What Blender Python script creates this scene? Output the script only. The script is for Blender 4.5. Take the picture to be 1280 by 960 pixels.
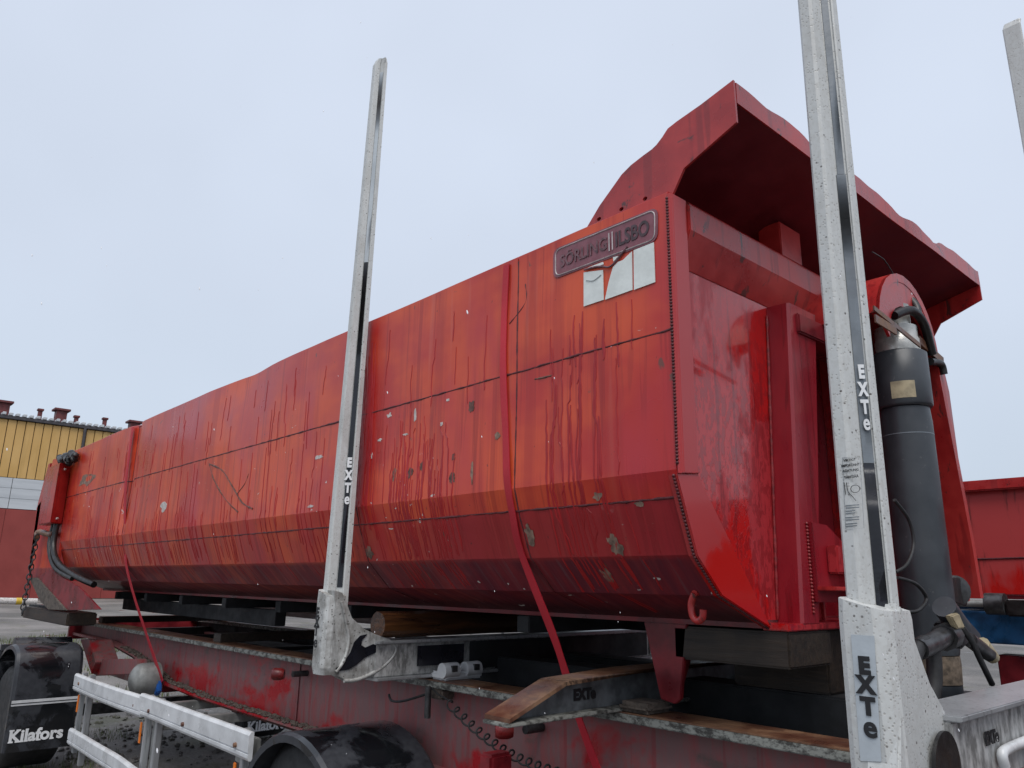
import bpy, bmesh, math, random
from mathutils import Vector, Matrix, noise
from mathutils.geometry import tessellate_polygon
random.seed(7)
rad = math.radians
for o in list(bpy.data.objects): bpy.data.objects.remove(o)
S = bpy.context.scene
COL = S.collection

# ------------------------------------------------------------------ camera
CAMH = 1.65
PITCH, YAW, ROLL, F = rad(14.54), rad(48.08), rad(.85), 960.0
fw = Vector((-math.sin(YAW)*math.cos(PITCH), math.cos(YAW)*math.cos(PITCH), math.sin(PITCH)))
rt = Vector((math.cos(YAW), math.sin(YAW), 0)); up = rt.cross(fw)
RT = rt*math.cos(ROLL)+up*math.sin(ROLL); UP = up*math.cos(ROLL)-rt*math.sin(ROLL)
cam = bpy.data.cameras.new('camera'); co = bpy.data.objects.new('camera', cam); COL.objects.link(co)
m = Matrix((RT, UP, -fw)).transposed().to_4x4(); m.translation = Vector((0, 0, CAMH)); co.matrix_world = m
cam.sensor_width = 36; cam.lens = 36*F/1280; cam.clip_start = .05; cam.clip_end = 2000
S.camera = co

# ------------------------------------------------------------------ sky, sun, exposure
W = bpy.data.worlds.new('World'); S.world = W; W.use_nodes = True
SUN_EL = rad(62)
nt = W.node_tree; nt.nodes.clear()
def wn(t, **k):
    n = nt.nodes.new(t)
    for a, b in k.items(): setattr(n, a, b)
    return n
sky = wn('ShaderNodeTexSky', sky_type='NISHITA', sun_disc=False, sun_elevation=SUN_EL, sun_rotation=rad(140), air_density=1.0, dust_density=4.0)
sc = wn('ShaderNodeVectorMath', operation='SCALE'); sc.inputs[3].default_value = .10
nt.links.new(sky.outputs[0], sc.inputs[0])
tc = wn('ShaderNodeTexCoord'); sp = wn('ShaderNodeSeparateXYZ'); nt.links.new(tc.outputs['Generated'], sp.inputs[0])
rp = wn('ShaderNodeValToRGB'); e = rp.color_ramp.elements
e[0].position = 0.0; e[0].color = (.50, .58, .68, 1)
e[1].position = 1.0; e[1].color = (.61, .67, .79, 1)
x = e.new(.35); x.color = (.57, .635, .745, 1)
nt.links.new(sp.outputs[2], rp.inputs[0])
nz = wn('ShaderNodeTexNoise'); nz.inputs['Scale'].default_value = 2.2; nz.inputs['Detail'].default_value = 3
nt.links.new(tc.outputs['Generated'], nz.inputs[0])
mr = wn('ShaderNodeMapRange'); mr.inputs[1].default_value = .3; mr.inputs[2].default_value = .7; mr.inputs[3].default_value = .95; mr.inputs[4].default_value = 1.05
nt.links.new(nz.outputs[0], mr.inputs[0])
veil = wn('ShaderNodeVectorMath', operation='SCALE'); nt.links.new(rp.outputs[0], veil.inputs[0]); nt.links.new(mr.outputs[0], veil.inputs[3])
mx = wn('ShaderNodeMix', data_type='RGBA'); mx.inputs[0].default_value = .9
nt.links.new(sc.outputs[0], mx.inputs[6]); nt.links.new(veil.outputs[0], mx.inputs[7])
bg = wn('ShaderNodeBackground'); bg.inputs[1].default_value = 1.0
nt.links.new(mx.outputs[2], bg.inputs[0])
ow = wn('ShaderNodeOutputWorld'); nt.links.new(bg.outputs[0], ow.inputs[0])
sl = bpy.data.lights.new('sun', 'SUN'); sl.energy = 1.9; sl.angle = rad(40); sl.color = (1, .97, .93)
so = bpy.data.objects.new('sun', sl); COL.objects.link(so); so.location = (4, -4, 12)
sd = Vector((math.cos(SUN_EL)*.78, -math.cos(SUN_EL)*.63, math.sin(SUN_EL)))
so.rotation_euler = sd.to_track_quat('Z', 'Y').to_euler()
S.view_settings.view_transform = 'Standard'; S.view_settings.look = 'None'; S.view_settings.exposure = .28; S.view_settings.gamma = 1
S.render.engine = 'CYCLES'

# ------------------------------------------------------------------ pixel -> point on a known plane
def ray(x, y): return RT*((x-640)/F) - UP*((y-480)/F) + fw
C0 = Vector((0, 0, CAMH))
def oY(x, y, Y): d = ray(x, y); return C0 + d*(Y/d.y)
def oX(x, y, X): d = ray(x, y); return C0 + d*(X/d.x)
def oZ(x, y, Z): d = ray(x, y); return C0 + d*((Z-CAMH)/d.z)

# ------------------------------------------------------------------ materials
MATS = {}
class NT:
    def __init__(s, name):
        s.m = bpy.data.materials.new(name); s.m.use_nodes = True; s.t = s.m.node_tree; s.t.nodes.clear()
        s.o = s.t.nodes.new('ShaderNodeOutputMaterial'); s.b = s.t.nodes.new('ShaderNodeBsdfPrincipled')
        s.t.links.new(s.b.outputs[0], s.o.inputs[0]); s.tc = s.t.nodes.new('ShaderNodeTexCoord'); MATS[name] = s.m
    def put(s, inp, v):
        if v is None: return
        if hasattr(v, 'is_linked'): s.t.links.new(v, inp)
        else:
            try: inp.default_value = v
            except Exception: inp.default_value = (*v, 1)
    def map(s, scale=(1, 1, 1), loc=(0, 0, 0)):
        n = s.t.nodes.new('ShaderNodeMapping'); n.inputs['Scale'].default_value = scale; n.inputs['Location'].default_value = loc
        s.t.links.new(s.tc.outputs['Object'], n.inputs[0]); return n.outputs[0]
    def noise(s, scale=(1, 1, 1), detail=3, rough=.55, dist=0, loc=(0, 0, 0)):
        if not isinstance(scale, tuple): scale = (scale,)*3
        n = s.t.nodes.new('ShaderNodeTexNoise'); n.inputs['Scale'].default_value = 1; n.inputs['Detail'].default_value = detail
        n.inputs['Roughness'].default_value = rough; n.inputs['Distortion'].default_value = dist
        s.t.links.new(s.map(scale, loc), n.inputs[0]); return n.outputs[0]
    def vor(s, scale, rnd=1, loc=(0, 0, 0), out='Distance'):
        if not isinstance(scale, tuple): scale = (scale,)*3
        n = s.t.nodes.new('ShaderNodeTexVoronoi'); n.inputs['Scale'].default_value = 1; n.inputs['Randomness'].default_value = rnd
        s.t.links.new(s.map(scale, loc), n.inputs[0]); return n.outputs[out]
    def step(s, v, a, b, lo=0, hi=1, smooth=True):
        n = s.t.nodes.new('ShaderNodeMapRange'); n.interpolation_type = 'SMOOTHSTEP' if smooth else 'LINEAR'
        s.put(n.inputs[0], v)
        for i, k in ((1, a), (2, b), (3, lo), (4, hi)): n.inputs[i].default_value = k
        return n.outputs[0]
    def math(s, op, a, b=0.0, c=None):
        n = s.t.nodes.new('ShaderNodeMath'); n.operation = op; s.put(n.inputs[0], a); s.put(n.inputs[1], b)
        if c is not None: s.put(n.inputs[2], c)
        return n.outputs[0]
    def mul(s, *v):
        r = v[0]
        for k in v[1:]: r = s.math('MULTIPLY', r, k)
        return r
    def mix(s, f, a, b):
        n = s.t.nodes.new('ShaderNodeMix'); n.data_type = 'RGBA'
        s.put(n.inputs[0], f); s.put(n.inputs[6], a); s.put(n.inputs[7], b); return n.outputs[2]
    def xyz(s):
        n = s.t.nodes.new('ShaderNodeSeparateXYZ'); s.t.links.new(s.tc.outputs['Object'], n.inputs[0]); return n.outputs
    def contour(s, v, w):  # thin line where the noise crosses one half
        return s.step(s.math('ABSOLUTE', s.math('SUBTRACT', v, .5)), w*.4, w, 1, 0)
    def bump(s, v, strength=.3, dist=.01):
        n = s.t.nodes.new('ShaderNodeBump'); n.inputs['Strength'].default_value = strength; n.inputs['Distance'].default_value = dist
        s.put(n.inputs['Height'], v); s.t.links.new(n.outputs[0], s.b.inputs['Normal'])
    def done(s, col, rough=.5, metal=0, coat=0, coat_rough=.08, spec=.5):
        s.put(s.b.inputs['Base Color'], col); s.put(s.b.inputs['Roughness'], rough); s.put(s.b.inputs['Metallic'], metal)
        s.put(s.b.inputs['Coat Weight'], coat); s.b.inputs['Coat Roughness'].default_value = coat_rough
        s.put(s.b.inputs['Specular IOR Level'], spec); return s.m

def plain(name, col, rough=.5, metal=0, var=.25, scale=9, coat=0):
    n = NT(name); v = n.noise(scale, 5, .6)
    dark = tuple(c*(1-var) for c in col)+(1,); lite = tuple(min(1, c*(1+var)) for c in col)+(1,)
    c = n.mix(n.step(v, .3, .7), dark, lite); n.bump(n.noise(scale*6, 3), .15, .004)
    return n.done(c, n.step(n.noise(scale*.7, 3), .3, .7, max(.05, rough-.12), min(1, rough+.12)), metal, coat)

def c4(r, g, b): return (r, g, b, 1)

# side of the tipper body: sun-faded orange red, wet runs, chips, grime with painted shade low down
n = NT('faded_red_side'); X_, Y_, Z_ = n.xyz()
patch = n.noise((1.1, 1, 1.6), 4, .6); pink = n.noise((2.2, 2, .9), 3, .55, loc=(7, 3, 1))
base = n.mix(n.step(patch, .36, .62), c4(.44, .022, .018), c4(.62, .082, .026))
base = n.mix(n.mul(n.step(pink, .50, .68), .75), base, c4(.43, .026, .038))
low_front_shade = n.mul(n.step(n.math('ADD', X_, n.mul(n.noise((2, 2, 3), 3, .6, loc=(7, 7, 7)), .8)), -2.9, -2.1), n.step(Z_, 1.925, 1.915)); base = n.mix(n.mul(low_front_shade, .85), base, c4(.30, .014, .024))  # darker reflection on the lower front side, painted into the red
wide = n.noise((9, .3, .35), 4, .6, .15, loc=(3, 0, 2)); runs = n.noise((26, .4, .55), 3, .55, .25)
thin = n.noise((13, .3, .5), 2, .5, .5, loc=(5, 1, 9)); thin2 = n.noise((21, .3, .8), 2, .5, .4, loc=(1, 8, 4))
gate = n.step(n.noise((1.7, 1, 1.1), 3, .6, loc=(4, 4, 4)), .40, .58)
low = n.step(Z_, 2.75, 2.1, .25, 1)
f1 = n.mul(n.step(wide, .52, .66), .38)
f2 = n.mul(n.step(runs, .56, .66), gate, low, .40)
f3 = n.mul(n.contour(thin, .030), gate, low, .25); f4 = n.mul(n.contour(thin2, .030), low, n.step(n.noise((3, 1, .7), 2, .5, loc=(9, 9, 0)), .5, .6), .25)
col = n.mix(f1, base, c4(.30, .012, .014))
for z0, lc, th in ((2.965, (1, 0, 3), .60), (2.47, (6, 0, 8), .565), (1.92, (2, 0, 5), .555)):
    dep = n.math('SUBTRACT', z0, Z_); dn_ = n.noise((24, .2, .30), 3, .6, .12, loc=lc)
    col = n.mix(n.mul(n.step(n.math('SUBTRACT', dn_, n.mul(dep, .16)), th, th+.022), n.step(dep, 0, .004), .38, n.step(Z_, 1.745, 1.76)), col, c4(.24, .008, .011))
col = n.mix(n.mul(f1, 0), col, col); col = n.mix(f2, col, c4(.24, .008, .010)); col = n.mix(f3, col, c4(.11, .004, .006)); col = n.mix(f4, col, c4(.085, .004, .006))
pale = n.noise((16, .4, .8), 3, .6, .1, loc=(2, 6, 6)); col = n.mix(n.mul(n.step(pale, .58, .72), .26, n.step(Z_, 2.2, 2.7, .5, 1)), col, c4(.55, .16, .12))
sm_ = n.noise((16, 3, 3), 5, .65, .2); grime_shade = n.mul(n.step(Z_, 1.752, 1.725), n.step(sm_, .28, .62, .55, 1)); col = n.mix(n.mul(grime_shade, .82), col, c4(.090, .012, .026)); col = n.mix(n.mul(n.step(n.noise((46, 2, 2), 3, .6, .05, loc=(3, 3, 1)), .53, .68), grime_shade, .42), col, c4(.17, .085, .095)); col = n.mix(n.mul(n.step(Z_, 1.60, 1.535), .75), col, c4(.022, .014, .016))  # grime plus shade painted into the colour below the lower fold
spot = n.noise((9, 9, 7), 4, .6, .6, loc=(2, 2, 2)); col = n.mix(n.mul(n.step(spot, .685, .73), .8), col, c4(.10, .06, .045))
fleck = n.noise((40, 40, 30), 2, .5, loc=(8, 1, 3)); col = n.mix(n.mul(n.step(fleck, .74, .77), .7), col, c4(.07, .02, .02))
chipn = n.noise((16, 16, 26), 2, .5, .8, loc=(1, 5, 5)); region = n.step(n.noise((.9, 1, 1.3), 1, .5, loc=(3.3, 0, 7)), .52, .60)
chip = n.mul(n.step(chipn, .715, .725), region, n.step(Z_, 2.7, 2.45)); col = n.mix(chip, col, c4(.55, .52, .48))
rg = n.step(patch, .3, .7, .26, .44); rg = n.math('SUBTRACT', rg, n.mul(n.math('MAXIMUM', f2, f3), .16)); rg = n.math('ADD', rg, n.mul(grime_shade, .25))
n.bump(n.math('ADD', n.mul(f2, .4), n.math('ADD', n.mul(n.noise(2.2, 3), 1.0), n.mul(chip, -.3))), .22, .012)
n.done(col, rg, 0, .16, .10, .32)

# headboard and canopy: deeper red, wet, beaded
n = NT('wet_red_paint'); X_, Y_, Z_ = n.xyz()
wetn = n.noise((2.6, 2.6, 1.1), 5, .62, .25, loc=(1, 2.4, 3)); wet = n.step(wetn, .47, .52)
bead = n.noise((46, 46, 24), 3, .6); beads = n.mul(n.step(bead, .48, .54), n.step(Z_, 2.75, 2.2, .3, 1))
col = n.mix(wet, c4(.40, .026, .032), c4(.46, .006, .006)); col = n.mix(n.mul(beads, .55), col, c4(.19, .006, .009))
runs = n.noise((24, 24, .7), 3, .55, .3, loc=(4, 2, 0)); col = n.mix(n.mul(n.step(runs, .6, .66), .55), col, c4(.14, .005, .008))
sc_ = n.noise((14, 14, 5), 5, .65, .7, loc=(6, 6, 1)); col = n.mix(n.mul(n.step(sc_, .69, .72), .8), col, c4(.05, .025, .022))
n.bump(n.math('ADD', n.mul(n.noise(3, 2), .8), n.mul(beads, .2)), .18, .01)
n.done(col, n.math('SUBTRACT', .36, n.mul(wet, .20)), 0, n.math('ADD', .12, n.mul(wet, .45)), .06, .35)

# canopy cheeks and beam
n = NT('scuffed_red_paint'); X_, Y_, Z_ = n.xyz()
a = n.noise(4, 5, .6); col = n.mix(n.step(a, .35, .65), c4(.30, .014, .015), c4(.44, .032, .028))
runs = n.noise((18, 18, .9), 3, .55, .3); col = n.mix(n.mul(n.step(runs, .56, .64), .5), col, c4(.17, .009, .011))
sc_ = n.noise((11, 11, 5), 5, .65, .8, loc=(2, 6, 3)); col = n.mix(n.mul(n.step(sc_, .61, .66), .85), col, c4(.04, .022, .02))
n.bump(n.noise(5, 3), .2, .01); n.done(col, n.step(a, .3, .7, .24, .40), 0, .12)

n = NT('deep_red_paint'); a = n.noise((5, 5, 1.5), 4, .6); r_ = n.noise((30, 30, 1.2), 3, .5, .3); n.bump(a, .12, .008); n.done(n.mix(n.mul(n.step(r_, .58, .66), .6), n.mix(n.step(a, .35, .65), c4(.22, .006, .014), c4(.31, .012, .020)), c4(.12, .003, .006)), n.step(a, .3, .7, .22, .38), 0, .2)
n = NT('glossy_red_paint'); X_, Y_, Z_ = n.xyz(); a = n.noise(2.2, 4, .6); wet = n.step(n.math('SUBTRACT', a, n.mul(n.math('SUBTRACT', Z_, 1.85), .5)), .46, .54)  # wetter and redder low down; pink sky reflection painted into the upper colour
col = n.mix(wet, c4(.40, .034, .036), c4(.46, .008, .006)); sc_ = n.noise((12, 12, 5), 5, .65, .7, loc=(2, 1, 1)); col = n.mix(n.mul(n.step(sc_, .67, .70), .8), col, c4(.04, .02, .02)); n.bump(n.noise(4, 2), .12, .008); n.done(col, n.math('SUBTRACT', .34, n.mul(wet, .14)), 0, .25, .08, .35)

# trailer frame: dusty red, washed clean in places
n = NT('dusty_red_frame'); X_, Y_, Z_ = n.xyz()
dustn = n.noise((1.5, 1.5, 2.2), 5, .65, .3, loc=(2, 0, .4)); fine = n.noise((30, 30, 7), 3, .6)
d = n.step(n.math('ADD', dustn, n.mul(n.math('SUBTRACT', Z_, .92), .45)), .40, .52)
d = n.mul(d, n.step(fine, .30, .62, .62, 1))
col = n.mix(d, c4(.34, .008, .014), c4(.175, .088, .088))
mud = n.step(n.noise((3, 3, 5), 5, .65, loc=(5, 5, 5)), .60, .70); col = n.mix(n.mul(mud, .8), col, c4(.085, .062, .055))
runs = n.noise((22, 22, 1.2), 3, .5, .2); col = n.mix(n.mul(n.step(runs, .6, .68), .45), col, c4(.22, .01, .014))
n.bump(n.noise(25, 3), .12, .006); n.done(col, n.math('ADD', .26, n.mul(d, .35)))

n = NT('dark_red_steel'); a = n.noise(6, 5, .6); n.bump(a, .2, .01)
n.done(n.mix(n.step(a, .35, .65), c4(.10, .006, .010), c4(.22, .012, .018)), n.step(a, .3, .7, .25, .5))
n = NT('canopy_sheet'); a = n.noise(3, 5, .6); n.bump(a, .2, .01); n.done(n.mix(n.step(a, .35, .65), c4(.075, .004, .009), c4(.13, .008, .014)), n.step(a, .3, .7, .35, .55))
n = NT('wet_run'); a = n.noise((3, 3, 2), 3); n.done(n.mix(n.step(a, .35, .65), c4(.30, .005, .008), c4(.40, .008, .011)), .45)
plain('weld_bead', (.085, .009, .012), .55, 0, .5, 40)
plain('bright_red_bead', (.22, .012, .014), .4, 0, .4, 60)
# stakes: white powder coat, weathered, dark pits
n = NT('pitted_white_aluminium'); X_, Y_, Z_ = n.xyz()
v = n.vor(105, 1); big = n.vor(46, 1, loc=(3, 1, 2)); dn = n.noise(9, 4, .6)
pits = n.mul(n.step(v, .16, .34, 1, 0), n.step(dn, .34, .60)); bigp = n.mul(n.step(big, .08, .19, 1, 0), n.step(n.noise((14, 14, 4), 4, .6, loc=(5, 0, 1)), .40, .58), .95)
sm = n.step(n.noise((5, 5, 2.5), 5, .65, loc=(4, 0, 0)), .48, .72)
fm = n.step(n.noise((70, 70, 45), 4, .7), .42, .66)
col = n.mix(n.mul(sm, .55), c4(.52, .53, .52), c4(.33, .32, .30)); col = n.mix(n.mul(fm, .30), col, c4(.36, .35, .32)); col = n.mix(n.mul(pits, .5), col, c4(.24, .215, .185)); col = n.mix(bigp, col, c4(.055, .04, .032))
str_ = n.noise((60, 60, 2.2), 3, .5); col = n.mix(n.mul(n.step(str_, .6, .7), .3), col, c4(.42, .42, .41))
n.bump(n.math('SUBTRACT', n.mul(n.noise(30, 3), .3), n.math('MAXIMUM', pits, bigp)), .3, .003); n.done(col, .42)
n = NT('grimy_white_casting'); a = n.noise(11, 6, .7); s2 = n.noise((50, 50, 8), 4, .6)
col = n.mix(n.step(a, .32, .66), c4(.52, .53, .52), c4(.23, .225, .21)); col = n.mix(n.mul(n.step(s2, .50, .68), .5), col, c4(.12, .115, .11))
v = n.vor(48, 1); col = n.mix(n.mul(n.step(v, .16, .22, 1, 0), .7), col, c4(.05, .045, .04)); n.bump(s2, .3, .004); n.done(col, .5)
n = NT('brushed_grey_aluminium'); a = n.noise((4, 4, 1.5), 5, .6); s2 = n.noise((70, 70, 5), 3, .6)
col = n.mix(n.step(a, .3, .7), c4(.36, .37, .38), c4(.50, .51, .52)); col = n.mix(n.mul(n.step(s2, .55, .68), .6), col, c4(.20, .20, .20)); n.bump(s2, .15, .003); n.done(col, .34, .55)
n = NT('mottled_galvanised'); a = n.noise((38, 38, 16), 4, .65); b = n.noise(7, 4)
col = n.mix(n.step(a, .35, .66), c4(.50, .50, .49), c4(.17, .17, .165)); col = n.mix(n.mul(n.step(b, .45, .7), .4), col, c4(.55, .56, .56)); n.done(col, .45, .25)
plain('clean_white_metal', (.56, .57, .58), .35, 0, .14, 8)
plain('grey_beam_paint', (.11, .118, .125), .5, 0, .45, 12)
plain('dark_shaded_beam', (.010, .011, .013), .75, 0, .5, 10)  # near-black beams, with the shadow under the body put into the colour
n = NT('rusty_steel'); a = n.noise((5, 5, 5), 6, .65); b = n.noise(28, 4)
col = n.mix(n.step(a, .36, .64), c4(.085, .030, .018), c4(.20, .105, .055)); col = n.mix(n.mul(n.step(b, .5, .7), .5), col, c4(.05, .028, .022)); n.bump(b, .4, .005)
n.done(col, n.step(a, .3, .7, .25, .65))
n = NT('flange_edge'); a = n.noise((22, 22, 34), 6, .75); col = n.mix(n.step(a, .42, .60), c4(.25, .255, .23), c4(.04, .038, .034)); n.bump(a, .3, .004); n.done(col, .55)
n = NT('worn_timber'); a = n.noise((3, 40, 40), 5, .65, .3); b = n.noise(5, 4); col = n.mix(n.step(a, .3, .7), c4(.012, .008, .006), c4(.034, .022, .014)); col = n.mix(n.mul(n.step(b, .5, .7), .5), col, c4(.050, .034, .022)); n.bump(a, .4, .006); n.done(col, .6)
n = NT('wet_log'); a = n.noise((30, 3, 30), 5, .65, .4); b = n.noise((6, 2, 6), 4); col = n.mix(n.step(a, .3, .7), c4(.022, .010, .006), c4(.10, .040, .014)); col = n.mix(n.mul(n.step(b, .46, .62), .8), col, c4(.03, .016, .010)); n.bump(a, .4, .006); n.done(col, n.step(b, .3, .7, .18, .5))
n = NT('pale_plank'); a = n.noise((2, 40, 40), 5, .65, .3); col = n.mix(n.step(a, .3, .7), c4(.30, .27, .25), c4(.62, .58, .55)); n.bump(a, .3, .004); n.done(col, .6)
n = NT('wet_black_plastic'); w = n.noise(4.2, 4, .6, .6); wet = n.step(w, .45, .57); a = n.noise(30, 3)
col = n.mix(wet, n.mix(n.step(a, .3, .7), c4(.022, .024, .030), c4(.036, .039, .046)), c4(.007, .008, .010)); n.done(col, n.math('SUBTRACT', .48, n.mul(wet, .36)), 0, n.mul(wet, .5))
plain('black_rubber', (.014, .014, .015), .65, 0, .4, 20)
plain('black_strip', (.010, .011, .016), .28, 0, .3, 9)
plain('grey_strip', (.16, .18, .20), .35, 0, .2, 9)
plain('lettering_black', (.012, .012, .014), .5, 0, .1, 9)
plain('lettering_white', (.72, .73, .74), .5, 0, .1, 9)
plain('decal_grey', (.42, .46, .49), .4, 0, .1, 9)
n = NT('cylinder_grey'); a = n.noise(8, 4); s2 = n.noise(60, 2); col = n.mix(n.step(a, .3, .7), c4(.030, .034, .040), c4(.046, .052, .060)); col = n.mix(n.mul(n.step(s2, .68, .72), .5), col, c4(.10, .10, .10)); n.done(col, n.step(a, .3, .7, .32, .5))
plain('chrome_stage', (.42, .41, .38), .32, .5, .35, 14)
plain('brown_ring', (.14, .105, .075), .7, 0, .5, 40)
n = NT('strap_webbing'); w = n.noise((200, 200, 90), 1); a = n.noise((3, 3, 2), 3); col = n.mix(n.step(a, .3, .7), c4(.38, .008, .020), c4(.55, .018, .034)); n.bump(w, .5, .002); n.done(col, .6)
plain('blue_plastic', (.02, .12, .42), .4, 0, .2, 9)
plain('orange_reflector', (.75, .20, .02), .25, 0, .1, 9)
plain('red_lens', (.16, .012, .012), .3, 0, .3, 20)
n = NT('name_plate'); a = n.noise(18, 5, .6); col = n.mix(n.step(a, .35, .65), c4(.17, .045, .060), c4(.23, .075, .095)); n.done(col, .32)
plain('plate_line', (.42, .36, .36), .4, 0, .25, 30)
plain('plate_letters', (.055, .028, .034), .4, 0, .4, 50)
plain('faded_letters', (.13, .060, .070), .4, 0, .5, 60)
plain('white_sticker', (.66, .69, .66), .45, 0, .08, 14)
plain('grease_black', (.010, .009, .009), .4, 0, .5, 30)
plain('scratch_dark', (.11, .045, .032), .6, 0, .6, 40)
plain('chip_white', (.50, .46, .43), .6, 0, .25, 30)
plain('filler_tan', (.20, .125, .09), .65, 0, .55, 25)
plain('blue_frame', (.015, .085, .20), .35, 0, .4, 8)
plain('beige_plug', (.36, .30, .19), .5, 0, .25, 20)
plain('dark_steel', (.05, .05, .052), .4, .4, .5, 20)
plain('grey_tank', (.24, .245, .235), .45, .2, .3, 9)
plain('mud', (.085, .068, .055), .8, 0, .5, 30)
plain('grass_blade', (.085, .105, .030), .7, 0, .4, 2)
plain('snow', (.8, .8, .82), .6, 0, .05, 2)
plain('yellow_paint', (.55, .36, .03), .5, 0, .2, 9)
# building
n = NT('yellow_cladding'); a = n.noise((1, .6, .35), 4); st = n.noise((1, 3, .12), 3); col = n.mix(n.step(a, .3, .7), c4(.52, .31, .095), c4(.60, .37, .13)); col = n.mix(n.mul(n.step(st, .55, .7), .25), col, c4(.33, .20, .06)); n.done(col, .55)
n = NT('white_cladding'); a = n.noise((1, .3, 2.2), 4); n.done(n.mix(n.step(a, .3, .7), c4(.43, .45, .47), c4(.53, .55, .57)), .55)
n = NT('red_cladding'); a = n.noise((1, .5, .4), 4); n.done(n.mix(n.step(a, .3, .7), c4(.21, .028, .022), c4(.27, .042, .034)), .55)
plain('roof_dark', (.05, .045, .05), .6, 0, .3, 3)
plain('vent_red', (.13, .028, .028), .6, 0, .3, 3)
n = NT('red_container_paint'); X_, Y_, Z_ = n.xyz(); w = n.noise((3.2, 3, .8), 4, .6, .3); d = n.noise((9, 3, 1.2), 4, .65, .4, loc=(4, 1, 2))
col = n.mix(n.step(w, .46, .54), c4(.42, .010, .008), c4(.40, .045, .045)); col = n.mix(n.mul(n.step(d, .53, .66), .85), col, c4(.07, .016, .014)); n.bump(n.noise(2, 2), .2, .02); n.done(col, n.step(w, .4, .6, .22, .4))
# ground
n = NT('wet_gravel'); a = n.noise(.22, 6, .6); b = n.noise(1.1, 5, .6, loc=(3, 3, 0)); g = n.noise(34, 4, .7); pud = n.step(n.noise((.35, .8, .3), 4, .55, loc=(9, 2, 0)), .62, .70)
col = n.mix(n.step(g, .3, .7), c4(.045, .041, .037), c4(.15, .142, .134)); col = n.mix(n.mul(n.step(a, .4, .65), .5), col, c4(.30, .272, .255)); col = n.mix(n.mul(n.step(b, .54, .7), .65), col, c4(.070, .074, .030)); col = n.mix(n.mul(pud, .7), col, c4(.06, .055, .05))
n.bump(n.mul(g, n.math('SUBTRACT', 1, pud)), .6, .03); n.done(col, n.math('SUBTRACT', .75, n.mul(pud, .68)))

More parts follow.
